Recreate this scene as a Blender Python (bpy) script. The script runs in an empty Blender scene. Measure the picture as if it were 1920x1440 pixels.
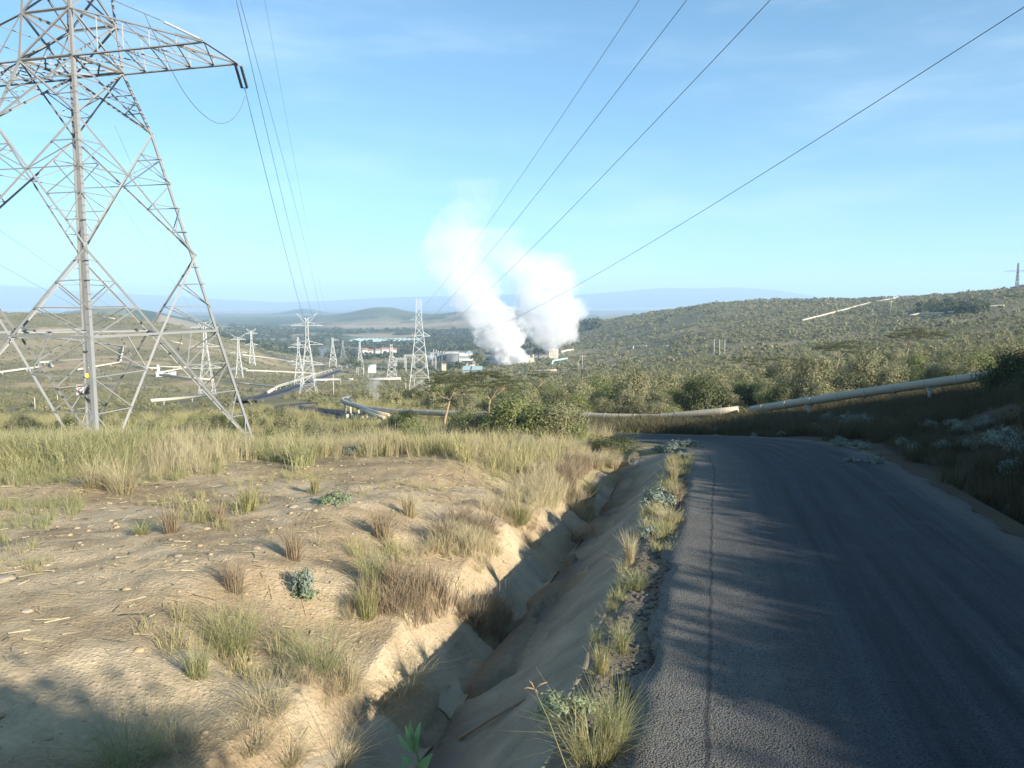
import bpy, math, random
import numpy as np
from mathutils import Vector, Matrix

rng = np.random.default_rng(7)
random.seed(7)
scene = bpy.context.scene
COL = scene.collection
R = math.radians

# ------------------------------------------------------------------ camera model
F = 1500.0
PITCH = math.atan((720 - 568) / F)
CP, SP = math.cos(PITCH), math.sin(PITCH)
SUN_AZ, SUN_EL = R(133), R(19.5)          # azimuth clockwise from +Y


def slope(py):
    v = (720 - np.asarray(py, float)) / F
    return (-SP + v * CP) / (CP + v * SP)


def at(px, py, Y):
    u, v = (px - 960) / F, (720 - py) / F
    k = Y / (CP + v * SP)
    return Vector((u * k, Y, (-SP + v * CP) * k))


# ------------------------------------------------------------------ noise
def _hash(ix, iy, seed):
    h = (ix.astype(np.int64) * 374761393 + iy.astype(np.int64) * 668265263 + seed * 1442695041) & 0xFFFFFFFF
    h = ((h ^ (h >> 13)) * 1274126177) & 0xFFFFFFFF
    return ((h ^ (h >> 16)) & 0xFFFFFF) / float(0xFFFFFF)


def vnoise(x, y, seed=0):
    ix, iy = np.floor(x), np.floor(y)
    fx, fy = x - ix, y - iy
    fx = fx * fx * (3 - 2 * fx); fy = fy * fy * (3 - 2 * fy)
    a, b = _hash(ix, iy, seed), _hash(ix + 1, iy, seed)
    c, d = _hash(ix, iy + 1, seed), _hash(ix + 1, iy + 1, seed)
    return (a * (1 - fx) + b * fx) * (1 - fy) + (c * (1 - fx) + d * fx) * fy


def fbm(x, y, oct=4, seed=0):
    s, a, t = 0.0, 1.0, 0.0
    for k in range(oct):
        s = s + a * vnoise(x, y, seed + k * 17); t += a
        x, y, a = x * 2.03 + 11.7, y * 2.03 + 5.3, a * .5
    return s / t


def sstep(a, b, x):
    t = np.clip((np.asarray(x, float) - a) / (b - a), 0, 1)
    return t * t * (3 - 2 * t)


# ------------------------------------------------------------------ terrain
DIST = [20, 25, 30, 38, 44, 55, 75, 90, 105, 120, 150, 200, 350, 550, 750, 1000, 1300, 1600, 2000, 3000, 4000, 6000, 10000, 15000, 25000]
FAR = {3000: 613, 4000: 602, 6000: 591, 10000: 583, 15000: 578, 25000: 573}
TAB = {
    0:    [880, 860, 856, 851, 848, 842, 818, 803, 795, 788, 778, 766, 740, 692, 645, 576, 600, 625, 634],
    250:  [880, 860, 856, 851, 848, 842, 818, 803, 793, 786, 777, 763, 738, 692, 645, 584, 600, 625, 634],
    400:  [880, 860, 856, 851, 848, 842, 814, 800, 790, 783, 775, 760, 738, 700, 655, 622, 630, 640, 636],
    540:  [880, 860, 856, 851, 846, 838, 810, 789, 772, 763, 758, 753, 738, 716, 700, 684, 668, 655, 640],
    700:  [880, 858, 852, 844, 838, 826, 804, 784, 768, 762, 757, 750, 733, 717, 705, 692, 675, 660, 641],
    960:  [878, 850, 840, 830, 823, 809, 787, 776, 768, 762, 755, 748, 728, 710, 692, 676, 662, 652, 640],
    1150: [876, 838, 828, 818, 812, 800, 783, 772, 763, 756, 745, 735, 712, 694, 676, 652, 616, 586, 600],
    1330: [876, 833, 826, 818, 812, 798, 776, 764, 754, 746, 734, 720, 693, 662, 630, 590, 559, 578, 596],
    1600: [876, 833, 818, 800, 790, 772, 750, 740, 732, 725, 712, 700, 665, 632, 604, 572, 558, 575, 590],
    1920: [870, 812, 785, 752, 736, 714, 702, 696, 690, 682, 668, 652, 618, 580, 540, 536, 552, 570, 585],
    2600: [850, 770, 720, 690, 675, 655, 640, 635, 628, 620, 605, 590, 560, 530, 505, 500, 530, 560, 580],
}
COLS = sorted(TAB)
_m = np.array([slope(TAB[c] + [FAR[d] for d in DIST if d >= 3000]) for c in COLS])     # (ncol, ndist)
# plane value at Y = 20
for i in range(len(COLS)):
    if COLS[i] <= 1600:
        _m[i, 0] = -(2.8 + .065 * 20) / 20
LG = np.linspace(math.log(20), math.log(25000), 360)
CG = np.linspace(-300, 2600, 240)
_tmp = np.array([np.interp(LG, np.log(DIST), r) for r in _m])
_z = _tmp * np.exp(LG)[None, :]
GRID = np.array([np.interp(CG, COLS, _z[:, j]) for j in range(len(LG))]).T          # z (nc, nl)


def _blur(a, sig, axis):
    n = int(3 * sig) + 1
    k = np.exp(-.5 * (np.arange(-n, n + 1) / sig) ** 2); k /= k.sum()
    pad = [(0, 0), (0, 0)]; pad[axis] = (n, n)
    # reflect-odd padding keeps end values
    b = np.pad(a, pad, mode='reflect', reflect_type='odd')
    return np.apply_along_axis(lambda v: np.convolve(v, k, 'valid'), axis, b)


GRID = _blur(_blur(GRID, 4.0, 1), 5.0, 0)


def table(c, Y):
    l = (np.log(np.maximum(Y, 20)) - LG[0]) / (LG[1] - LG[0])
    k = (np.clip(c, CG[0], CG[-1]) - CG[0]) / (CG[1] - CG[0])
    l = np.clip(l, 0, len(LG) - 1.001); k = np.clip(k, 0, len(CG) - 1.001)
    li, ki = l.astype(int), k.astype(int); lf, kf = l - li, k - ki
    return ((GRID[ki, li] * (1 - kf) + GRID[ki + 1, li] * kf) * (1 - lf)
            + (GRID[ki, li + 1] * (1 - kf) + GRID[ki + 1, li + 1] * kf) * lf)


TH = R(14.3); SN, CS = math.sin(TH), math.cos(TH)


def st(x, y):
    return x * SN + y * CS, x * CS - y * SN


def from_st(s, t):
    return s * SN + t * CS, s * CS - t * SN


# near road centre line
ROAD = [from_st(s, 2.0) for s in (-14, -9, -4, 0, 4, 8, 12, 16, 20)] + [(7.6, 23.5), (7.75, 27), (7.2, 31), (5.6, 35), (2.6, 38.6), (-2, 41.5), (-8, 44), (-16, 48), (-26, 54), (-36, 62)]
HALF = 2.55


def spline(pts, n=8):
    P = np.array([np.array(p, float) for p in pts]); out = []
    for i in range(len(P) - 1):
        p0, p1, p2, p3 = P[max(i - 1, 0)], P[i], P[i + 1], P[min(i + 2, len(P) - 1)]
        for k in range(n):
            t = k / n
            out.append(.5 * (2 * p1 + (p2 - p0) * t + (2 * p0 - 5 * p1 + 4 * p2 - p3) * t * t + (3 * p1 - p0 - 3 * p2 + p3) * t ** 3))
    out.append(P[-1])
    return np.array(out)


RL = spline(ROAD, 6)


def poly_dist(x, y, L):
    best = np.full(np.shape(x), 1e9)
    for i in range(len(L) - 1):
        ax, ay = L[i]; bx, by = L[i + 1]
        dx, dy = bx - ax, by - ay
        t = np.clip(((x - ax) * dx + (y - ay) * dy) / (dx * dx + dy * dy), 0, 1)
        best = np.minimum(best, np.hypot(x - ax - t * dx, y - ay - t * dy))
    return best


R_FAR = [(-400, 548), (0, 535), (60, 538), (150, 546), (260, 552), (400, 560), (520, 567), (600, 565), (700, 559), (800, 556), (960, 552), (1080, 553), (1160, 547), (1240, 540), (1300, 541),
         (1380, 539), (1450, 544), (1530, 556), (1600, 566), (1800, 572), (2600, 574)]


SLABS = [(5.2, 7.2, -3.36), (8.0, 10.0, -3.34), (11.2, 13.9, -3.34), (15.3, 18.2, -3.36), (19.4, 23.0, -3.36)]
GAPS = [(7.2, 8.0), (10.0, 11.2), (13.9, 15.3), (18.2, 19.4)]


def ditch(s, t):
    """depth below the plane of the left drain (0 outside)"""
    w = .10 * (vnoise(s * .7, s * 0 + 3.3, 5) - .5)
    tb = t - w
    d = np.where(tb > -2.2, sstep(-.92, -2.3, tb) * .55 + .45 * np.clip((-.92 - tb) / 1.38, 0, 1), 1.0)
    d = np.where(tb < -2.75, 1 - np.clip((-2.75 - tb) / .85, 0, 1), d)
    d = np.clip(d, 0, 1)
    return d * .97 * sstep(27, 20, s) * sstep(-8, -3, s)


def rditch(s, t):
    d = sstep(4.9, 5.8, t) * sstep(7.4, 6.2, t)
    return d * .55 * sstep(24, 17, s) * sstep(-8, -3, s)


def H(x, y, detail=True):
    x = np.asarray(x, float); y = np.asarray(y, float)
    Y = np.maximum(y, 1e-3)
    c = 960 + F * x / np.maximum(Y, 20)
    pl = -(2.8 + .065 * y)
    z = np.where(y > 20, table(c, Y), pl)
    b = sstep(18, 26, y)
    z = pl * (1 - b) + z * b
    s, t = st(x, y)
    # bank right of the road
    z = z + 1.5 * sstep(6.3, 12, t) * sstep(38, 22, y) * sstep(-40, -5, y + 30)
    # wooded ridge outside the frame that keeps the road in shade
    e = x - .66 * y - 3
    z = z + sstep(0, 14, e) * (.6 * sstep(9, 22, t) + 5.0 * sstep(24, 60, t)) * sstep(75, 35, y) * sstep(-120, -60, y)
    # left shoulder mound
    nb = sstep(30, 22, s) * sstep(-8, -3, s)
    lob = (fbm(s / 1.6, t / 2.2, 3, 14) - .5)
    z = z + (.20 * sstep(-4.2, -7.0, t) - .34 * sstep(-6.2, -3.5, t) * sstep(-2.2, -3.0, t)) * nb
    z = z + lob * .55 * sstep(-7.0, -4.2, t) * sstep(-2.75, -3.3, t) * nb
    for a_, b_ in GAPS:
        z = z - .26 * np.exp(-((s - (a_ + b_) / 2) / ((b_ - a_) * .42)) ** 2) * np.exp(-((t + 3.45) / .55) ** 2)
    # far relief
    cc = 960 + F * x / Y
    lY = np.log(Y)
    z = z + np.where(y > 900, 1, 0) * (
        44 * np.exp(-((cc - 715) / 62) ** 2) * np.exp(-((lY - math.log(4200)) / .16) ** 2)
        + 24 * np.exp(-((cc - 700) / 190) ** 2) * np.exp(-((lY - math.log(4300)) / .2) ** 2)
        + 62 * np.exp(-((cc - 930) / 110) ** 2) * np.exp(-((lY - math.log(3700)) / .18) ** 2)
        + 78 * np.exp(-((cc - 210) / 170) ** 2) * np.exp(-((lY - math.log(2600)) / .16) ** 2)
        + 46 * np.exp(-((cc - 570) / 40) ** 2) * np.exp(-((lY - math.log(7000)) / .12) ** 2))
    far = np.exp(-((lY - math.log(16500)) / .17) ** 2) * np.where(y > 8000, 1, 0)
    rp = np.interp(cc, [p[0] for p in R_FAR], [p[1] for p in R_FAR])
    z = z + far * (slope(rp) * 16500 - slope(577.3) * 16500)
    if detail:
        n = fbm(x / 60, y / 60, 4, 31) - .5
        z = z + n * np.clip((Y - 60) / 200, 0, 1) * np.clip(Y / 160, 0, 9)
        n2 = fbm(x / 1.7, y / 1.7, 4, 3) - .5
        near = sstep(70, 20, np.abs(y)) * np.clip(1 - np.maximum(t - .5, 0), 0, 1)
        z = z + n2 * .23 * near * np.clip((-3.2 - t) * 1.2, .05, 1)
        z = z + .17 * sstep(.46, .62, fbm(s / 1.1, t / .5, 4, 28)) * np.exp(-((t + 2.55) / .42) ** 2) * nb
        z = z + (fbm(x / .28, y / .28, 3, 9) - .5) * .05 * near * np.clip((-3.0 - t) * 1.5, .25, 1)
    z = z - ditch(s, t) - rditch(s, t)
    return z


def Hs(x, y):
    return float(H(np.array([x]), np.array([y]))[0])


def ground_at(px, py, y0=3.0, y1=6000.0):
    """first terrain point the picture's pixel looks at"""
    u, v = (px - 960) / F, (720 - py) / F
    q, m = u / (CP + v * SP), (-SP + v * CP) / (CP + v * SP)
    Y = np.exp(np.linspace(math.log(y0), math.log(y1), 1500))
    hit = m * Y < H(q * Y, Y)
    if not hit.any():
        i = len(Y) - 1
    else:
        i = int(np.argmax(hit))
    a, b = Y[max(i - 1, 0)], Y[i]
    for _ in range(25):
        c = .5 * (a + b)
        if m * c < Hs(q * c, c): b = c
        else: a = c
    return Vector((q * b, b, Hs(q * b, b)))


# ------------------------------------------------------------------ object helpers
def tag(o, label=None, cat=None, group=None, kind=None):
    if label: o['label'] = label
    if cat: o['category'] = cat
    if group: o['group'] = group
    if kind: o['kind'] = kind
    return o


def empty(name, loc, rz=0.0):
    o = bpy.data.objects.new(name, None)
    o.location = loc; o.rotation_euler = (0, 0, rz); o.empty_display_size = .2
    COL.objects.link(o)
    return o


def mesh_np(name, V, Fq, mat, smooth=False, attrs=None, parent=None, loc=None):
    V = np.asarray(V, np.float32); Fq = np.asarray(Fq, np.int32)
    me = bpy.data.meshes.new(name)
    me.vertices.add(len(V)); me.vertices.foreach_set('co', V.ravel())
    k = Fq.shape[1]
    me.loops.add(Fq.size); me.loops.foreach_set('vertex_index', Fq.ravel())
    me.polygons.add(len(Fq)); me.polygons.foreach_set('loop_start', np.arange(len(Fq), dtype=np.int32) * k)
    if smooth: me.polygons.foreach_set('use_smooth', np.ones(len(Fq), bool))
    for nm, arr in (attrs or {}).items():
        arr = np.asarray(arr, np.float32)
        if arr.ndim == 1:
            me.attributes.new(nm, 'FLOAT', 'POINT').data.foreach_set('value', arr)
        else:
            c4 = np.ones((len(arr), 4), np.float32); c4[:, :3] = arr
            me.attributes.new(nm, 'FLOAT_COLOR', 'POINT').data.foreach_set('color', c4.ravel())
    me.materials.append(mat)
    me.update(); me.validate()
    o = bpy.data.objects.new(name, me)
    if loc is not None: o.location = loc
    if parent is not None: o.parent = parent
    COL.objects.link(o)
    return o


class MB:
    """collects polygons of one mesh"""
    def __init__(self):
        self.v, self.f = [], []

    def add(self, vs, fs):
        n = len(self.v); self.v += [tuple(p) for p in vs]; self.f += [tuple(i + n for i in f) for f in fs]
        return self

    def bar(self, p, q, w, h=None):
        p, q = Vector(p), Vector(q); h = h or w
        d = (q - p)
        if d.length < 1e-6: return self
        d.normalize()
        a = d.cross(Vector((0, 0, 1)))
        if a.length < .05: a = d.cross(Vector((0, 1, 0)))
        a.normalize(); b = a.cross(d).normalized()
        vs = [e + a * i * w / 2 + b * j * h / 2 for e in (p, q) for i, j in ((-1, -1), (1, -1), (1, 1), (-1, 1))]
        return self.add(vs, [(3, 2, 1, 0), (4, 5, 6, 7), (0, 1, 5, 4), (1, 2, 6, 5), (2, 3, 7, 6), (3, 0, 4, 7)])

    def angle(self, p, q, w, t, out):
        """rolled steel angle (L section); OUT: direction the corner points to"""
        p, q = Vector(p), Vector(q); d = (q - p).normalized()
        o = Vector(out); o = (o - d * o.dot(d))
        if o.length < 1e-4: return self.bar(p, q, w)
        o.normalize(); s = d.cross(o).normalized()
        a, b = (-o + s).normalized(), (-o - s).normalized()
        prof = [Vector((0, 0, 0)), a * w, a * w + b * t, a * t + b * t, b * w + a * t, b * w]
        vs = [e + k for e in (p, q) for k in prof]
        fs = [(i, (i + 1) % 6, 6 + (i + 1) % 6, 6 + i) for i in range(6)] + [(5, 4, 3, 2, 1, 0), (6, 7, 8, 9, 10, 11)]
        return self.add(vs, fs)

    def tube(self, pts, r, n=8, cap=True):
        pts = [Vector(p) for p in pts]
        rr = r if hasattr(r, '__len__') else [r] * len(pts)
        base = len(self.v); prev = None
        for i, p in enumerate(pts):
            d = (pts[min(i + 1, len(pts) - 1)] - pts[max(i - 1, 0)])
            if d.length < 1e-9: d = Vector((0, 0, 1))
            d.normalize()
            a = prev if prev is not None else d.cross(Vector((0, 0, 1)) if abs(d.z) < .9 else Vector((0, 1, 0)))
            a = (a - d * a.dot(d)).normalized(); prev = a; b = d.cross(a)
            for k in range(n):
                t = 2 * math.pi * k / n
                self.v.append(tuple(p + (a * math.cos(t) + b * math.sin(t)) * rr[i]))
        for i in range(len(pts) - 1):
            for k in range(n):
                k2 = (k + 1) % n
                self.f.append((base + i * n + k, base + i * n + k2, base + (i + 1) * n + k2, base + (i + 1) * n + k))
        if cap:
            self.f.append(tuple(base + k for k in reversed(range(n))))
            e = base + (len(pts) - 1) * n
            self.f.append(tuple(e + k for k in range(n)))
        return self

    def box(self, c, size, rz=0.0):
        c = Vector(c); sx, sy, sz = [k / 2 for k in size]
        M = Matrix.Rotation(rz, 3, 'Z')
        vs = [c + M @ Vector((i * sx, j * sy, k * sz)) for k in (-1, 1) for i, j in ((-1, -1), (1, -1), (1, 1), (-1, 1))]
        return self.add(vs, [(3, 2, 1, 0), (4, 5, 6, 7), (0, 1, 5, 4), (1, 2, 6, 5), (2, 3, 7, 6), (3, 0, 4, 7)])

    def build(self, name, mat, parent=None, smooth=False, loc=None):
        me = bpy.data.meshes.new(name)
        me.from_pydata(self.v, [], self.f); me.materials.append(mat); me.update()
        if smooth:
            me.polygons.foreach_set('use_smooth', np.ones(len(me.polygons), bool))
        o = bpy.data.objects.new(name, me)
        if parent is not None: o.parent = parent
        if loc is not None: o.location = loc
        COL.objects.link(o)
        return o


# ------------------------------------------------------------------ materials
def new_mat(name):
    m = bpy.data.materials.new(name); m.use_nodes = True
    nt = m.node_tree; nt.nodes.clear()
    out = nt.nodes.new('ShaderNodeOutputMaterial')
    return m, nt, out


def N(nt, kind, **kw):
    n = nt.nodes.new(kind)
    for k, v in kw.items():
        if k.startswith('in_'):
            key = k[3:]
            n.inputs[int(key) if key.isdigit() else key.replace('_', ' ')].default_value = v
        else:
            setattr(n, k, v)
    return n


def math_n(nt, op, a, b=None, c=None, clamp=False):
    n = nt.nodes.new('ShaderNodeMath'); n.operation = op; n.use_clamp = clamp
    for i, k in enumerate((a, b, c)):
        if k is None: continue
        if isinstance(k, (int, float)): n.inputs[i].default_value = k
        else: nt.links.new(k, n.inputs[i])
    return n.outputs[0]


def mix_c(nt, fac, a, b, mode='MIX'):
    n = nt.nodes.new('ShaderNodeMix'); n.data_type = 'RGBA'; n.blend_type = mode
    for sock, k in ((n.inputs[0], fac), (n.inputs[6], a), (n.inputs[7], b)):
        if isinstance(k, (int, float)): sock.default_value = k
        elif isinstance(k, tuple): sock.default_value = (*k, 1) if len(k) == 3 else k
        else: nt.links.new(k, sock)
    return n.outputs[2]


def simple(name, col, rough=.6, metal=0.0, var=.15, scale=3.0, spec=.3, bump=0.0):
    m, nt, out = new_mat(name)
    b = N(nt, 'ShaderNodeBsdfPrincipled')
    tc = N(nt, 'ShaderNodeTexCoord')
    no = N(nt, 'ShaderNodeTexNoise', in_Scale=scale, in_Detail=5.0, in_Roughness=.65)
    nt.links.new(tc.outputs['Object'], no.inputs['Vector'])
    f = math_n(nt, 'MULTIPLY_ADD', no.outputs[0], 2 * var, 1 - var)
    c = mix_c(nt, 1.0, col, f, 'MULTIPLY')
    nt.links.new(c, b.inputs['Base Color'])
    b.inputs['Roughness'].default_value = rough; b.inputs['Metallic'].default_value = metal
    b.inputs['Specular IOR Level'].default_value = spec
    if bump:
        bp = N(nt, 'ShaderNodeBump', in_Strength=bump, in_Distance=.02)
        nt.links.new(no.outputs[0], bp.inputs['Height']); nt.links.new(bp.outputs[0], b.inputs['Normal'])
    nt.links.new(b.outputs[0], out.inputs[0])
    return m


def foliage(name, ca, cb, cc=None, trans=.3, rough=.7):
    m, nt, out = new_mat(name)
    at_ = N(nt, 'ShaderNodeAttribute', attribute_name='var')
    oi = N(nt, 'ShaderNodeObjectInfo')
    a = math_n(nt, 'MULTIPLY_ADD', oi.outputs['Random'], .6, at_.outputs['Fac'])
    f = math_n(nt, 'PINGPONG', a, 1.0)
    c = mix_c(nt, f, ca, cb)
    if cc:
        f2 = math_n(nt, 'PINGPONG', math_n(nt, 'MULTIPLY', a, 3.7), 1.0)
        f2 = math_n(nt, 'POWER', f2, 2.5)
        c = mix_c(nt, math_n(nt, 'MULTIPLY', f2, .8), c, cc)
    b = N(nt, 'ShaderNodeBsdfPrincipled', in_Roughness=rough)
    b.inputs['Specular IOR Level'].default_value = .25
    nt.links.new(c, b.inputs['Base Color'])
    tr = N(nt, 'ShaderNodeBsdfTranslucent'); nt.links.new(c, tr.inputs[0])
    mx = N(nt, 'ShaderNodeMixShader'); mx.inputs[0].default_value = trans
    nt.links.new(b.outputs[0], mx.inputs[1]); nt.links.new(tr.outputs[0], mx.inputs[2])
    nt.links.new(mx.outputs[0], out.inputs[0])
    return m


M = {}
M['steel'] = simple('galvanised_steel', (.235, .24, .235), .6, .1, .12, 1.5)
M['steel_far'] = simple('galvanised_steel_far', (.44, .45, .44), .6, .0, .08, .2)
M['steel_dark'] = simple('dull_dark_steel', (.12, .12, .12), .6, .2, .1, .2)
M['insul'] = simple('insulator_glaze', (.07, .065, .06), .25, 0, .2, 8)
M['insul_g'] = simple('insulator_grey', (.35, .36, .36), .3, 0, .2, 8)
M['wire'] = simple('aluminium_wire', (.16, .17, .18), .6, .3, .05, 1)
M['pipe'] = simple('pipe_cladding', (.42, .365, .275), .55, .0, .12, 1.2)
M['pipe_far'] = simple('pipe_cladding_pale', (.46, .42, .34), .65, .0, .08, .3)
M['pipe_green'] = simple('pipe_cladding_green', (.35, .55, .50), .5, .1, .08, .3)
M['white'] = simple('white_paint', (.54, .53, .50), .5, 0, .06, .5)
M['cream'] = simple('cream_wall', (.45, .40, .31), .7, 0, .08, .4)
M['grey_wall'] = simple('grey_wall', (.22, .23, .24), .7, 0, .15, .4)
M['blue_roof'] = simple('blue_roof_sheet', (.24, .34, .44), .5, 0, .1, .4)
M['teal_roof'] = simple('teal_roof_sheet', (.33, .47, .47), .5, 0, .1, .4)
M['red_roof'] = simple('red_roof_tile', (.34, .20, .15), .7, 0, .15, .6)
M['glass'] = simple('window_glass', (.04, .05, .06), .12, 0, .1, .5)
M['pole'] = simple('pale_pole', (.48, .46, .42), .7, 0, .12, 2)
M['wood'] = simple('dry_wood', (.22, .16, .10), .85, 0, .3, 6)
M['bark'] = simple('bark', (.17, .13, .095), .9, 0, .35, 6, bump=.3)
M['bark_pale'] = simple('bark_pale', (.30, .23, .15), .9, 0, .3, 6, bump=.3)
M['stone'] = simple('pale_stone', (.32, .265, .195), .9, 0, .3, 7, bump=.5)
M['black'] = simple('black_paint', (.03, .03, .03), .6)
M['yellow'] = simple('yellow_paint', (.75, .58, .04), .5)
M['red'] = simple('red_paint', (.5, .05, .04), .5)

M['bush'] = foliage('leleshwa_leaves', (.15, .155, .075), (.25, .245, .135), (.29, .255, .14), .3)
M['bush_green'] = foliage('green_bush_leaves', (.115, .15, .05), (.23, .26, .10), (.27, .25, .11), .35)
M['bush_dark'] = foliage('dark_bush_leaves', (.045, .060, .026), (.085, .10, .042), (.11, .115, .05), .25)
M['silver'] = foliage('silver_leaves', (.17, .215, .17), (.28, .32, .265), (.12, .16, .10), .2)
M['acacia'] = foliage('acacia_leaves', (.045, .055, .022), (.085, .095, .038), (.11, .11, .045), .3)
M['wood_leaf'] = foliage('woodland_leaves', (.05, .065, .025), (.09, .11, .04), None, .2)
M['crumb'] = simple('asphalt_crumb', (.075, .072, .068), .95, 0, .4, 9)
M['straw'] = foliage('straw_grass', (.38, .31, .175), (.54, .465, .30), (.31, .27, .14), .35)
M['grassmix'] = foliage('half_dry_grass', (.25, .25, .10), (.46, .39, .20), (.17, .21, .08), .35)
M['grassgreen'] = foliage('green_grass', (.17, .205, .08), (.29, .30, .145), (.48, .41, .23), .35)
M['grassbrown'] = foliage('brown_grass', (.27, .205, .135), (.38, .30, .20), (.19, .145, .09), .3)
M['bankgrass'] = foliage('shade_darkened_bank_grass', (.050, .046, .024), (.10, .082, .044), (.042, .055, .024), .2)  # grass colour darkened to carry part of the bank's shade
M['herb'] = foliage('herb_leaves', (.13, .20, .10), (.24, .30, .17), (.32, .34, .22), .3)
M['leafy'] = foliage('broad_leaves', (.13, .27, .10), (.24, .38, .18), None, .3, .45)


def terrain_material():
    m, nt, out = new_mat('ground_soil')
    b = N(nt, 'ShaderNodeBsdfPrincipled', in_Roughness=.95); b.inputs['Specular IOR Level'].default_value = .1
    geo = N(nt, 'ShaderNodeNewGeometry')
    at_ = N(nt, 'ShaderNodeAttribute', attribute_name='Col')
    n1 = N(nt, 'ShaderNodeTexNoise', in_Scale=.9, in_Detail=8.0, in_Roughness=.62)
    n2 = N(nt, 'ShaderNodeTexNoise', in_Scale=14.0, in_Detail=6.0, in_Roughness=.7)
    n3 = N(nt, 'ShaderNodeTexNoise', in_Scale=.035, in_Detail=6.0, in_Roughness=.65)
    vo = N(nt, 'ShaderNodeTexVoronoi', in_Scale=22.0)
    vo2 = N(nt, 'ShaderNodeTexVoronoi', in_Scale=1.1, feature='DISTANCE_TO_EDGE')
    for n in (n1, n2, n3, vo, vo2): nt.links.new(geo.outputs['Position'], n.inputs['Vector'])
    f = math_n(nt, 'MULTIPLY_ADD', n1.outputs[0], .9, .55)
    f = math_n(nt, 'MULTIPLY', f, math_n(nt, 'MULTIPLY_ADD', n2.outputs[0], .8, .6))
    f = math_n(nt, 'MULTIPLY', f, math_n(nt, 'MULTIPLY_ADD', n3.outputs[0], .6, .7))
    c = mix_c(nt, 1.0, at_.outputs['Color'], f, 'MULTIPLY')
    nt.links.new(c, b.inputs['Base Color'])
    peb = math_n(nt, 'SUBTRACT', .45, vo.outputs['Distance'], clamp=True)
    h = math_n(nt, 'MULTIPLY_ADD', n2.outputs[0], 1.0, math_n(nt, 'MULTIPLY', peb, .8))
    h = math_n(nt, 'ADD', h, math_n(nt, 'MULTIPLY', n1.outputs[0], 1.6))
    bp = N(nt, 'ShaderNodeBump', in_Strength=.9, in_Distance=.035)
    nt.links.new(h, bp.inputs['Height']); nt.links.new(bp.outputs[0], b.inputs['Normal'])
    nt.links.new(b.outputs[0], out.inputs[0])
    return m


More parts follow.
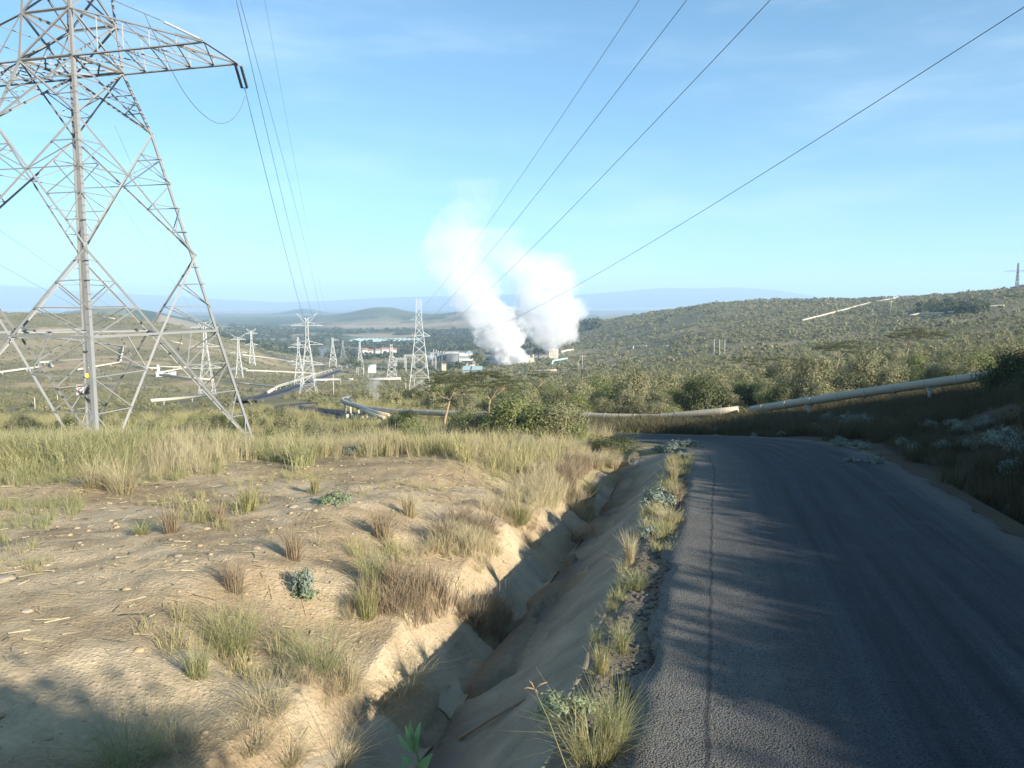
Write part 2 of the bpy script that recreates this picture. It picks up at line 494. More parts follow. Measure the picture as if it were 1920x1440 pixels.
def asphalt_material():
    m, nt, out = new_mat('worn_asphalt')
    b = N(nt, 'ShaderNodeBsdfPrincipled', in_Roughness=.88); b.inputs['Specular IOR Level'].default_value = .25
    geo = N(nt, 'ShaderNodeNewGeometry')
    tt = N(nt, 'ShaderNodeAttribute', attribute_name='tt').outputs['Fac']
    ss = N(nt, 'ShaderNodeAttribute', attribute_name='ss').outputs['Fac']
    fine = N(nt, 'ShaderNodeTexVoronoi', in_Scale=62.0)
    n2 = N(nt, 'ShaderNodeTexNoise', in_Scale=90.0, in_Detail=3.0)
    big = N(nt, 'ShaderNodeTexNoise', in_Scale=1.2, in_Detail=6.0, in_Roughness=.65)
    for n in (fine, n2, big): nt.links.new(geo.outputs['Position'], n.inputs['Vector'])
    cv = N(nt, 'ShaderNodeCombineXYZ')
    nt.links.new(math_n(nt, 'MULTIPLY', tt, 1.5), cv.inputs[0]); nt.links.new(math_n(nt, 'MULTIPLY', ss, .035), cv.inputs[1])
    streak = N(nt, 'ShaderNodeTexNoise', in_Scale=2.2, in_Detail=6.0, in_Roughness=.7)
    nt.links.new(cv.outputs[0], streak.inputs['Vector'])
    # pale dusty verge on the left, wheel streaks in tones darkened and blued for shade
    edge = N(nt, 'ShaderNodeMapRange', interpolation_type='SMOOTHSTEP'); edge.inputs[1].default_value = -2.55; edge.inputs[2].default_value = -.4
    edge.inputs[3].default_value = 1.0; edge.inputs[4].default_value = 0.0
    nt.links.new(tt, edge.inputs[0])
    edger = N(nt, 'ShaderNodeMapRange', interpolation_type='SMOOTHSTEP'); edger.inputs[1].default_value = 1.7; edger.inputs[2].default_value = 2.5
    nt.links.new(tt, edger.inputs[0])
    stk = N(nt, 'ShaderNodeMapRange'); stk.inputs[1].default_value = .32; stk.inputs[2].default_value = .68; nt.links.new(streak.outputs[0], stk.inputs[0])
    c = mix_c(nt, stk.outputs[0], (.014, .018, .026), (.064, .073, .088))
    c = mix_c(nt, math_n(nt, 'MULTIPLY', edge.outputs[0], .95), c, (.185, .170, .145))
    c = mix_c(nt, math_n(nt, 'MULTIPLY', edger.outputs[0], .7), c, (.16, .15, .13))
    g = math_n(nt, 'MULTIPLY_ADD', fine.outputs['Distance'], -1.1, 1.32)
    g = math_n(nt, 'MULTIPLY', g, math_n(nt, 'MULTIPLY_ADD', n2.outputs[0], 1.0, .5))
    g = math_n(nt, 'MULTIPLY', g, math_n(nt, 'MULTIPLY_ADD', big.outputs[0], .7, .65))
    c = mix_c(nt, 1.0, c, g, 'MULTIPLY')
    # tar seam, broken
    wob = N(nt, 'ShaderNodeTexNoise', in_Scale=2.0, in_Detail=4.0); nt.links.new(geo.outputs['Position'], wob.inputs['Vector'])
    off = math_n(nt, 'ADD', math_n(nt, 'ABSOLUTE', math_n(nt, 'ADD', math_n(nt, 'MULTIPLY_ADD', wob.outputs[0], .10, -.05), math_n(nt, 'ADD', tt, 1.98))), 0.0)
    seam = N(nt, 'ShaderNodeMapRange'); seam.inputs[1].default_value = .004; seam.inputs[2].default_value = .030; seam.inputs[3].default_value = 1; seam.inputs[4].default_value = 0
    nt.links.new(off, seam.inputs[0])
    brk = math_n(nt, 'MULTIPLY', seam.outputs[0], math_n(nt, 'MULTIPLY_ADD', n2.outputs[0], 1.4, -.15, clamp=True))
    crk = N(nt, 'ShaderNodeTexVoronoi', in_Scale=.75, feature='DISTANCE_TO_EDGE'); cw = N(nt, 'ShaderNodeVectorMath', operation='ADD')
    nt.links.new(geo.outputs['Position'], cw.inputs[0]); nt.links.new(big.outputs['Color'], cw.inputs[1]); nt.links.new(cw.outputs[0], crk.inputs['Vector'])
    cm = N(nt, 'ShaderNodeMapRange'); cm.inputs[1].default_value = .002; cm.inputs[2].default_value = .012; cm.inputs[3].default_value = .55; cm.inputs[4].default_value = 0
    nt.links.new(crk.outputs['Distance'], cm.inputs[0])
    cmask = math_n(nt, 'MULTIPLY', cm.outputs[0], math_n(nt, 'GREATER_THAN', big.outputs[0], .5))
    c = mix_c(nt, cmask, c, (.022, .021, .02))
    dst = N(nt, 'ShaderNodeMapRange', interpolation_type='SMOOTHSTEP'); dst.inputs[1].default_value = .55; dst.inputs[2].default_value = .78; dst.inputs[4].default_value = .5
    nt.links.new(big.outputs[0], dst.inputs[0]); c = mix_c(nt, math_n(nt, 'MULTIPLY', dst.outputs[0], math_n(nt, 'MULTIPLY_ADD', edge.outputs[0], .8, .25)), c, (.22, .19, .15))
    c = mix_c(nt, brk, c, (.018, .018, .02))
    nt.links.new(c, b.inputs['Base Color'])
    bp = N(nt, 'ShaderNodeBump', in_Strength=.8, in_Distance=.012)
    hh = math_n(nt, 'SUBTRACT', math_n(nt, 'MULTIPLY', fine.outputs['Distance'], -1.0), brk)
    nt.links.new(hh, bp.inputs['Height']); nt.links.new(bp.outputs[0], b.inputs['Normal'])
    nt.links.new(b.outputs[0], out.inputs[0])
    return m


def concrete_material():
    m, nt, out = new_mat('weathered_concrete')
    b = N(nt, 'ShaderNodeBsdfPrincipled', in_Roughness=.92); b.inputs['Specular IOR Level'].default_value = .15
    geo = N(nt, 'ShaderNodeNewGeometry')
    a = N(nt, 'ShaderNodeTexNoise', in_Scale=1.3, in_Detail=8.0, in_Roughness=.6)
    f = N(nt, 'ShaderNodeTexNoise', in_Scale=60.0, in_Detail=4.0)
    for n in (a, f): nt.links.new(geo.outputs['Position'], n.inputs['Vector'])
    r = N(nt, 'ShaderNodeValToRGB'); r.color_ramp.elements[0].position = .32; r.color_ramp.elements[1].position = .7
    r.color_ramp.elements[0].color = (.20, .165, .115, 1); r.color_ramp.elements[1].color = (.37, .305, .215, 1)
    nt.links.new(a.outputs[0], r.inputs[0])
    c = mix_c(nt, 1.0, r.outputs[0], math_n(nt, 'MULTIPLY_ADD', f.outputs[0], .7, .65), 'MULTIPLY')
    at_ = N(nt, 'ShaderNodeAttribute', attribute_name='silt')
    c = mix_c(nt, at_.outputs['Fac'], c, (.11, .098, .082))
    nt.links.new(c, b.inputs['Base Color'])
    bp = N(nt, 'ShaderNodeBump', in_Strength=.5, in_Distance=.012)
    nt.links.new(math_n(nt, 'ADD', f.outputs[0], math_n(nt, 'MULTIPLY', a.outputs[0], 3)), bp.inputs['Height']); nt.links.new(bp.outputs[0], b.inputs['Normal'])
    nt.links.new(b.outputs[0], out.inputs[0])
    return m


M['ground'] = terrain_material()
M['asphalt'] = asphalt_material()
M['concrete'] = concrete_material()

# ------------------------------------------------------------------ ground sheet
def build_ground():
    az = np.concatenate([np.linspace(-180, -44, 46), np.linspace(-43.5, -36, 20), np.linspace(-35.8, 35.8, 640), np.linspace(36, 46, 26), np.linspace(47, 178, 46)])
    az = np.unique(np.round(az, 4)); a = np.radians(az)
    r = [0.6]
    while r[-1] < 45: r.append(r[-1] * 1.0075)
    while r[-1] < 2500: r.append(r[-1] * 1.016)
    while r[-1] < 25500: r.append(r[-1] * 1.028)
    r = np.array(r)
    A, RR = np.meshgrid(a, r, indexing='ij')
    X, Yy = RR * np.sin(A), RR * np.cos(A)
    Z = H(X, Yy)
    d = poly_dist(X.ravel(), Yy.ravel(), RL).reshape(X.shape)
    Z = Z - .14 * sstep(HALF + .05, HALF - .25, d)
    # surface colours; the right bank's is darkened to deepen its shade
    s, t = st(X, Yy)
    n = fbm(X / 2.5, Yy / 2.5, 4, 51); n2 = fbm(X / 9, Yy / 9, 3, 77); nb = fbm(X / 90, Yy / 90, 5, 19)
    soil = np.array([.40, .30, .18]); pale = np.array([.46, .365, .24]); orange = np.array([.44, .28, .135]); grassy = np.array([.27, .225, .115])
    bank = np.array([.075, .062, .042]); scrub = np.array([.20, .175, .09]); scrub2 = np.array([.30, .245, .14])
    C = soil + (pale - soil) * sstep(.35, .7, n)[..., None]
    C = C + (orange - C) * (sstep(.5, .68, n2) * sstep(-9, -3, t) * .7)[..., None]
    nd = fbm(X / 1.1, Yy / 1.1, 4, 57)
    C = C + (np.array([.29, .215, .13]) - C) * (sstep(.5, .66, nd) * .75)[..., None]
    g = sstep(16.5, 21, Yy + 6 * (n - .5))
    C = C + (grassy - C) * (g * .85)[..., None]
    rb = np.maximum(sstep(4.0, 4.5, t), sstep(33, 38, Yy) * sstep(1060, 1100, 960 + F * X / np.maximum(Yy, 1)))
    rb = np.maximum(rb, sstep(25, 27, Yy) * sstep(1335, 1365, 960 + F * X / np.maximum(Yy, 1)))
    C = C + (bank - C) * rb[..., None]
    sc = scrub + (scrub2 - scrub) * sstep(.5, .68, nb)[..., None]
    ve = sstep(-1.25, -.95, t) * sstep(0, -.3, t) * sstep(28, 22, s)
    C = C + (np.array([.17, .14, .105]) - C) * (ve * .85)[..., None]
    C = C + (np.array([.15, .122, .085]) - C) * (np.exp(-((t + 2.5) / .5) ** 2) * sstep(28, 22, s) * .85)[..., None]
    k = sstep(38, 60, Yy)
    C = C + (sc - C) * k[..., None]
    cc = 960 + F * X / np.maximum(Yy, 1)
    # valley: woods, fields, open plains
    v = sstep(1350, 1800, Yy) * np.where(cc < 1120, 1, 0)
    wood = np.array([.050, .075, .035]); field = np.array([.33, .25, .16]); plain = np.array([.20, .185, .11])
    n4 = fbm(cc / 55, np.log(np.maximum(Yy, 1)) * 34, 4, 61)
    vc = wood + (plain - wood) * sstep(.47, .6, n4)[..., None]
    vc = vc + (field - vc) * (sstep(.60, .68, fbm(cc / 120, np.log(np.maximum(Yy, 1)) * 22, 3, 88)))[..., None]
    C = C + (vc - C) * v[..., None]
    band = np.exp(-((np.log(np.maximum(Yy, 1)) - math.log(3050)) / .055) ** 2) * sstep(560, 640, cc) * sstep(1000, 880, cc)
    C = C + (np.array([.42, .31, .20]) - C) * (band * .9)[..., None]
    band = np.exp(-((np.log(np.maximum(Yy, 1)) - math.log(1250)) / .10) ** 2) * sstep(770, 830, cc) * sstep(930, 880, cc)
    C = C + (np.array([.36, .27, .15]) - C) * (band * .9)[..., None]
    cone = sstep(3500, 3700, Yy) * sstep(5200, 4700, Yy)
    C = C + (np.array([.11, .12, .06]) - C) * (cone * .8)[..., None]
    f2 = sstep(6000, 7500, Yy)
    fc = np.array([.10, .10, .085]) + np.where(Yy > 12500, .15, 1.0)[..., None] * np.array([.25, .18, .14]) * sstep(.45, .62, fbm(cc / 160, np.log(np.maximum(Yy, 1)) * 16, 4, 91))[..., None]
    C = C + (fc - C) * f2[..., None]
    # bare spots on the left hill
    bare = sstep(.62, .72, fbm(X / 45, Yy / 30, 4, 43)) * sstep(300, 420, Yy) * sstep(1100, 950, Yy) * np.where(cc < 520, 1, 0)
    C = C + (np.array([.40, .29, .17]) - C) * (bare * .85)[..., None]
    na, nr = X.shape
    idx = np.arange(na * nr).reshape(na, nr)
    ii = np.arange(na); i2 = (ii + 1) % na
    q = np.stack([idx[ii][:, :-1], idx[ii][:, 1:], idx[i2][:, 1:], idx[i2][:, :-1]], -1).reshape(-1, 4)
    V = np.stack([X, Yy, Z], -1).reshape(-1, 3)
    # close the hub
    c0 = len(V); V = np.vstack([V, [[0, 0, Hs(0, 0)]]])
    Cf = np.vstack([C.reshape(-1, 3), [[.4, .3, .2]]])
    hub = np.stack([np.full(na // 2, c0), idx[(2 * np.arange(na // 2)) % na, 0], idx[(2 * np.arange(na // 2) + 1) % na, 0], idx[(2 * np.arange(na // 2) + 2) % na, 0]], -1)
    q = np.vstack([q[:, ::-1], hub[:, ::-1]])
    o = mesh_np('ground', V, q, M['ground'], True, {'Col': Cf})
    tag(o, kind='structure')


build_ground()


# ------------------------------------------------------------------ roads
def ribbon(name, line, half, mat, lift, step=.35, across=16, rag=.10, drop=.16, subdiv=True):
    L = np.asarray(line, float)
    seg = np.hypot(*np.diff(L, axis=0).T); cum = np.concatenate([[0], np.cumsum(seg)])
    n = max(int(cum[-1] / step), 8)
    s = np.linspace(0, cum[-1], n)
    x, y = np.interp(s, cum, L[:, 0]), np.interp(s, cum, L[:, 1])
    dx, dy = np.gradient(x), np.gradient(y); l = np.hypot(dx, dy); nx, ny = dy / l, -dx / l
    w = np.linspace(-1, 1, across)
    lr = rag * ((vnoise(s * 2.1, s * 0 + 1, 3) - .5) * 2 + (vnoise(s * 7.1, s * 0 + 1, 4) - .5))
    rr = rag * ((vnoise(s * 2.1, s * 0 + 9, 5) - .5) * 2 + (vnoise(s * 7.1, s * 0 + 7, 6) - .5))
    T = w[None, :] * half
    T = np.where(w[None, :] <= w[0] + 1e-6, -half + lr[:, None], T); T = np.where(w[None, :] >= w[-1] - 1e-6, half + rr[:, None], T)
    X = x[:, None] + nx[:, None] * T; Y = y[:, None] + ny[:, None] * T
    Zc = H(x, y, False); Z = H(X, Y, False)
    Z = np.where(np.abs(T) < half * 1.2, .5 * Z + .5 * Zc[:, None], Z) if subdiv else Z
    Z = Z + lift
    # skirts
    V = np.stack([X, Y, Z], -1)
    Lk = V[:, :1] - np.array([0, 0, drop]) - np.stack([nx, ny, nx * 0], -1)[:, None] * .05
    Rk = V[:, -1:] - np.array([0, 0, drop]) + np.stack([nx, ny, nx * 0], -1)[:, None] * .05
    V = np.concatenate([Lk, V, Rk], 1)
    TT = np.concatenate([T[:, :1], T, T[:, -1:]], 1)
    k = V.shape[1]; idx = np.arange(n * k).reshape(n, k)
    q = np.stack([idx[:-1, :-1], idx[:-1, 1:], idx[1:, 1:], idx[1:, :-1]], -1).reshape(-1, 4)
    return mesh_np(name, V.reshape(-1, 3), q[:, ::-1] if True else q, mat, True, {'tt': TT.ravel(), 'ss': np.repeat(s, k)})


def near_road():
    # the near road lies on its own graded plane, so use the un-ditched table heights on the centre line
    global H
    L = RL
    o = ribbon('road', L, HALF, M['asphalt'], .05, .12, 26, .09, .2)
    return o


tag(near_road(), kind='structure')

low = [(738, 788), (700, 785), (660, 780), (620, 774.5), (580, 769.5), (552, 766), (541, 763.2), (547, 760), (575, 758), (612, 756.5), (640, 755)]
LOWP = [ground_at(*p)[:2] for p in low]
tag(ribbon('lower_road', spline(LOWP, 5), 2.3, M['asphalt'], .12, .5, 8, .1, .3), kind='structure')
farroad = [(450, 757), (500, 746), (540, 733), (580, 719), (620, 704), (655, 688)]
tag(ribbon('valley_road', spline([ground_at(*p)[:2] for p in farroad], 6), 4.0, M['asphalt'], .8, 3, 5, .2, 1.0), kind='structure')


# ------------------------------------------------------------------ concrete drain
def drain():
    root = empty('drainage_channel', from_st(10, -2.4) + (Hs(*from_st(10, -2.4)),))
    tag(root, 'shaded concrete lined drainage channel running beside the asphalt road', 'drain')
    loc = np.array(root.location)

    def sheet(name, s0, s1, t0, t1, ns, nt_, lift, thick, edge_rag, silt=0.0, seed=1):
        s = np.linspace(s0, s1, ns); u = np.linspace(0, 1, nt_)
        S = np.repeat(s[:, None], nt_, 1)
        a = t0 + edge_rag * (fbm(s * 1.3, s * 0 + seed, 3, seed) - .5) * 2
        b = t1 + edge_rag * (fbm(s * 1.3, s * 0 + seed + 9, 3, seed + 2) - .5) * 2
        T = a[:, None] + (b - a)[:, None] * u[None, :]
        if edge_rag and s1 - s0 < 4:
            S = S + np.where((S == s0) | (S == s1), 1, 0) * (fbm(T * 5, T * 0 + seed, 2, seed) - .5) * .25
        X, Y = from_st(S, T)
        Z = H(X, Y, False) + lift + (fbm(X * 1.1, Y * 1.1, 3, 8) - .5) * .05
        if seed < 20: Z = Z - .14 * sstep(.05, 0, u)[None, :] - .12 * sstep(.94, 1.0, u)[None, :]
        if seed >= 20: Z = Z - .13 * sstep(.35, 0, u)[None, :] - .05 * sstep(.25, 0, (S - s0) / (s1 - s0)) + .02
        top = np.stack([X, Y, Z], -1)
        bot = top - np.array([0, 0, thick])
        k = ns * nt_
        idx = np.arange(k).reshape(ns, nt_)
        q = np.stack([idx[:-1, :-1], idx[:-1, 1:], idx[1:, 1:], idx[1:, :-1]], -1).reshape(-1, 4)[:, ::-1]
        ring = np.concatenate([idx[0, :], idx[1:, -1], idx[-1, -2::-1], idx[-2:0:-1, 0]])
        r2 = np.roll(ring, -1)
        side = np.stack([ring, r2, r2 + k, ring + k], -1)[:, ::-1]
        V = np.concatenate([top.reshape(-1, 3), bot.reshape(-1, 3)]) - loc
        sl = silt * np.exp(-((T + 2.5) / .42) ** 2) * sstep(.25, .6, fbm(X * .8, Y * .8, 3, 12)) + 0 * T
        return mesh_np(name, V, np.vstack([q, side]), M['concrete'], False, {'silt': np.concatenate([sl.ravel(), sl.ravel()])}, root)
    sheet('channel_lining', -3, 24.5, -2.80, -1.02, 420, 40, .035, .10, .07, .95, 3)
    for i, (a, b, tl) in enumerate(SLABS):
        sheet('lining_slab', a, b, tl, -2.66, 60, 26, .045, .14, .035, .0, 20 + i)


drain()


# ------------------------------------------------------------------ leaf and blade templates
def leaf_cloud(n, rad, leaf, seed, clumps=26, base=.15, flat=0.0, asp=1.7):
    g = np.random.default_rng(seed)
    rad = np.asarray(rad, float)
    d = g.normal(size=(clumps, 3)); d[:, 2] = np.abs(d[:, 2]) * (1 - flat) + base * .2
    d /= np.linalg.norm(d, axis=1)[:, None]
    cen = d * (g.uniform(.45, .95, (clumps, 1)) ** .7) * rad
    cen[:, 2] += base * rad[2]
    size = g.uniform(.22, .42, clumps) * rad[:2].mean()
    k = g.integers(0, clumps, n)
    off = g.normal(size=(n, 3)) * .55 * size[k][:, None]; off[:, 2] *= (.75 if not flat else .28)
    p = cen[k] + off
    p[:, 2] = np.maximum(p[:, 2], g.uniform(.0, .25, n) * rad[2])
    nrm = p / rad * .7 + off / size[k][:, None] * .8 + g.normal(size=(n, 3)) * .55; nrm[:, 2] += .25
    nrm /= np.linalg.norm(nrm, axis=1)[:, None]
    t = np.cross(nrm, g.normal(size=(n, 3))); t /= np.linalg.norm(t, axis=1)[:, None]
    b = np.cross(nrm, t)
    sz = leaf * g.uniform(.6, 1.35, n)[:, None]
    V = np.stack([p - t * sz * asp * .5, p - b * sz * .42 + t * sz * .1, p + t * sz * asp * .5, p + b * sz * .42 + t * sz * .1], 1).reshape(-1, 3)
    Fq = np.arange(n * 4).reshape(n, 4)
    var = np.clip(g.normal(.5, .25, clumps)[k] * .7 + g.uniform(0, .4, n), 0, 1)
    return V, Fq, np.repeat(var, 4)


def blades(n, h, r0, lean, seed, w=.006, droop=.35, heads=0.0):
    g = np.random.default_rng(seed)
    a = g.uniform(0, 2 * math.pi, n); rr = r0 * np.sqrt(g.uniform(0, 1, n))
    p0 = np.stack([rr * np.cos(a), rr * np.sin(a), np.zeros(n) - .03], -1)
    b = a + g.normal(0, .8, n)
    hh = h * g.uniform(.45, 1.1, n); ln = lean * g.uniform(.15, 1.2, n) * hh
    d = np.stack([np.cos(b), np.sin(b), np.zeros(n)], -1)
    up = np.array([0, 0, 1.0])
    p1 = p0 + up * (hh * .52)[:, None] + d * (ln * .30)[:, None]
    p2 = p0 + up * (hh * (1 - droop * g.uniform(0, 1, n) * .5))[:, None] + d * ln[:, None]
    sd = np.stack([-np.sin(b + g.normal(0, .9, n)), np.cos(b + g.normal(0, .9, n)), np.zeros(n)], -1)
    w0, w1, w2 = w * g.uniform(.7, 1.3, n)[:, None], w * .85, w * (.25 if not heads else heads)
    V = np.stack([p0 - sd * w0, p0 + sd * w0, p1 + sd * w1, p1 - sd * w1, p2 + sd * w2, p2 - sd * w2], 1).reshape(-1, 3)
    i = np.arange(n)[:, None] * 6
    Fq = np.concatenate([i + np.array([[0, 1, 2, 3]]), i + np.array([[3, 2, 4, 5]])], 0)
    return V, Fq, np.repeat(g.uniform(0, 1, n), 6)


def merge(parts):
    V, Fq, A, o = [], [], [], 0
    for v, f, a in parts:
        V.append(v); Fq.append(f + o); A.append(a); o += len(v)
    return np.concatenate(V), np.concatenate(Fq), np.concatenate(A)


def scatter(templates, which, pos, rz, scl, var, wa=.5):
    """joins copies of templates into one vertex/quad array"""
    out = []
    for k, (v, f, a) in enumerate(templates):
        s = np.nonzero(which == k)[0]
        if not len(s): continue
        c, sn = np.cos(rz[s])[:, None], np.sin(rz[s])[:, None]
        sc = scl[s]
        x, y, z = v[None, :, 0] * sc[:, :1], v[None, :, 1] * sc[:, 1:2], v[None, :, 2] * sc[:, 2:3]
        P = np.stack([x * c - y * sn, x * sn + y * c, z], -1) + pos[s][:, None, :]
        Fq = f[None] + (np.arange(len(s)) * len(v))[:, None, None]
        out.append((P.reshape(-1, 3), Fq.reshape(-1, 4), (a[None] * wa + var[s][:, None] * (1.1 - wa)).ravel()))
    return merge(out)


# hidden-by-terrain test on a (column, distance) grid
VY = np.exp(np.linspace(math.log(4), math.log(9000), 900))
VC = np.arange(-60, 1990, 5.0)
_cx = (VC[:, None] - 960) / F * VY[None, :]
_hm = H(_cx, np.broadcast_to(VY[None, :], _cx.shape), False) / VY[None, :]
RUN = np.maximum.accumulate(_hm, axis=1)


def visible(x, y, ztop):
    c = 960 + F * x / y
    ci = np.clip(np.round((c - VC[0]) / 5).astype(int), 0, len(VC) - 1)
    yi = np.clip(np.searchsorted(VY, y) - 1, 0, len(VY) - 1)
    ins = (c > -60) & (c < 1985)
    return ins & (ztop / y > RUN[ci, yi] - .0002)


ROADS = [RL, spline(LOWP, 4), spline([ground_at(*p)[:2] for p in farroad], 4)]


def road_gap(x, y):
    return np.minimum(np.minimum(poly_dist(x, y, ROADS[0]) - 2.6, poly_dist(x, y, ROADS[1]) - 2.6), poly_dist(x, y, ROADS[2]) - 5)


# ------------------------------------------------------------------ pipes (each its own thing)
def pipe(pix, rad, label, mat='pipe_far', lift=.9, dist=None, post=9.0, group=None, n=10):
    pts = []
    for i, p in enumerate(pix):
        if len(p) == 3:
            v = at(*p)
        else:
            v = ground_at(*p); v.z += lift
        pts.append(v)
    root = empty('steam_pipe', pts[0]); tag(root, label, 'pipe', group)
    L = [p - pts[0] for p in pts]
    # rounded corners
    Q = [L[0]]
    for i in range(1, len(L) - 1):
        a, b = (L[i - 1] - L[i]), (L[i + 1] - L[i])
        k = min(rad * 3.0, a.length * .4, b.length * .4)
        a.normalize(); b.normalize()
        for t in (0, .25, .5, .75, 1):
            Q.append(L[i] + a * k * (1 - t) ** 2 + b * k * t * t)
    Q.append(L[-1])
    MB().tube(Q, rad, n).build('pipe_run', M[mat], root, True)
    if post:
        tot = 0
        for i in range(len(L) - 1):
            seg = L[i + 1] - L[i]; m = max(int(seg.length / post), 1)
            for j in range(m):
                p = L[i] + seg * ((j + .5) / m)
                w = p + pts[0]; g = Hs(w.x, w.y)
                if .15 < w.z - g - rad < 6 and tot < 40:
                    tot += 1
                    b = MB(); gz = g - pts[0].z - .2
                    if rad < .5:
                        b.box((p.x, p.y, (gz + p.z - rad) / 2), (.16, .16, p.z - rad - gz + .02)); b.box((p.x, p.y, p.z - rad - .03), (.5, .3, .08))
                    else:
                        b.box((p.x, p.y, (gz + p.z - rad) / 2), (.5, .5, p.z - rad - gz + .02))
                    b.build('support_post', M['pole'], root)
    return root, pts


NEARP = [(1990, 683, 41), (1860, 703, 45), (1640, 733, 50), (1408, 768.5, 56.5)]
root, pts = pipe(NEARP, .275, 'long pale steam pipe climbing the shaded slope above the road bend on short posts', 'pipe', n=20, post=6.5)
for k in range(1, 9):                                      # cladding bands
    p = pts[1].lerp(pts[3], k / 8.5); d = (pts[3] - pts[1]).normalized()
    MB().tube([p - d * .05 - pts[0], p + d * .05 - pts[0]], .285, 20).build('cladding_band', M['pipe'], root, True)
LOWPIPE = [(1384, 768.5, 57.5), (1330, 774, 58.5), (1288, 778, 59.5), (1232, 783, 61), (1150, 782, 63), (1065, 778, 66), (920, 777, 71), (820, 774.5, 76), (735, 771.5, 82), (692, 766.5, 89), (655, 757.5, 97), (640, 751, 101), (655, 743.5, 106)]
root, pts = pipe(LOWPIPE, .275, 'grey steam pipe with an elbow lying behind the road bend and bushes', 'pipe', n=20, post=7)
for k in range(2, 26):
    j = int(np.clip(k // 3 + 2, 2, len(pts) - 2)); p = pts[j].lerp(pts[j + 1], (k % 3 + .5) / 3); d = (pts[j + 1] - pts[j]).normalized()
    MB().tube([p - d * .05 - pts[0], p + d * .05 - pts[0]], .286, 20).build('cladding_band', M['pipe'], root, True)
pipe([(728, 779.5, 80), (700, 773, 85), (668, 761, 94), (648, 749, 102)], .26, 'second parallel steam pipe beside the lower road hairpin', 'pipe', n=14, post=8)
pipe([(720, 783.5, 78.5), (700, 778, 83), (684, 770.5, 88), (676, 764, 92)], .2, 'short thin steam pipe joining the parallel pair by the lower road', 'pipe', n=12, post=8)

HILL = [
    ([(-20, 705), (72, 692), (72.6, 683.5), (95, 682), (96, 688.5), (99, 690)], .9, 'cream hillside pipe with a square expansion loop behind the big pylon'),
    ([(42, 618), (104, 636), (170, 644), (232, 652), (226, 682)], .8, 'cream pipe running downhill and turning sharply behind the big pylon'),
    ([(146, 697), (226, 682.5), (270, 693), (300, 694.5)], .8, 'cream pipe zigzagging into the wellhead from the bare hillside'),
    ([(304, 702), (352, 692.5), (300, 691)], .7, 'cream pipe looping around the white wellhead'),
    ([(300, 707.5), (345, 712), (400, 717)], .9, 'cream pipe leaving the wellhead downhill'),
    ([(420, 719), (470, 725), (520, 730.5), (560, 720)], .6, 'cream pipe meeting the big pipeline beside the valley road'),
    ([(-20, 566), (48, 568)], .9, 'pale pipe on the crest of the bare hill'),
    ([(-20, 602), (34, 578)], .9, 'pale pipe slanting up to the crest of the bare hill'),
    ([(180, 594), (215, 600)], .8, 'short pale pipe below the bare hill crest behind pylon steel'),
    ([(310, 640), (342, 647)], .8, 'short pale pipe on the hill shoulder behind the slim pylon'),
    ([(284, 761), (330, 757), (388, 750)], .55, 'fat cream pipe below the slim pylon on the lower slope'),
    ([(455, 668), (500, 673), (557, 681)], .8, 'uppermost cream pipe on the grassy spur by the twin pylons'),
    ([(462, 698), (530, 700), (600, 703.5)], .8, 'middle cream pipe crossing the grassy spur by the twin pylons'),
    ([(503, 742), (523, 728), (560, 716), (600, 701.5), (640, 690.5)], .8, 'long white pipeline following the valley road uphill edge'),
    ([(604, 692), (622, 698)], .9, 'tiny cream pipe joining the valley pipeline'),
    ([(587, 716.5), (636, 715)], 1.1, 'white pipe crossing below the valley road beside a pole'),
    ([(648, 714.5), (662, 714.5)], .8, 'tiny white pipe stub among bushes below the valley road'),
    ([(692, 715), (752, 713.5)], 1.2, 'white pipe in front of the lone small pylon'),
    ([(770, 730), (800, 730.5)], .6, 'white pipe under the tall slim pylon behind the acacia'),
    ([(972, 701), (1043, 697.5)], .9, 'white pipe on the scrub below the cooling tower'),
    ([(1504, 603), (1540, 594), (1580, 583.5), (1632, 569)], 1.1, 'pale pipe running straight up the wooded ridge'),
    ([(1640, 567), (1672, 562.5), (1684, 558)], 1.1, 'pale pipe near the notch on top of the wooded ridge'),
    ([(1706, 594.5), (1726, 591), (1768, 590), (1808, 586)], 1.0, 'white pipe below the dark thicket on the ridge side'),
    ([(1806, 587.5), (1826, 581), (1882, 576.5)], 1.0, 'white pipe bending up past the dark thicket'),
    ([(1187, 656), (1187.6, 651.5), (1212, 651)], .8, 'small cream pipe with an elbow on the scrub slope'),
    ([(1237, 653), (1252, 651.5)], .8, 'short pale green pipe on the scrub slope'),
]
for pix, r_, lab in HILL:
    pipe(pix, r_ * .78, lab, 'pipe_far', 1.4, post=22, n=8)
pipe([(1035, 686), (1037, 680), (1064, 675.5)], .9, 'pale green pipe with a bent end below the cooling tower', 'pipe_green', 2.0, post=14)
pipe([(1052, 664), (1062, 661), (1075, 659)], 1.2, 'cream inclined duct beside the cooling tower', 'pipe_far', 2.5, post=14)


# ------------------------------------------------------------------ lattice pylon close by
def rot2(v, a):
    return Vector((v[0] * math.cos(a) - v[1] * math.sin(a), v[0] * math.sin(a) + v[1] * math.cos(a), 0))


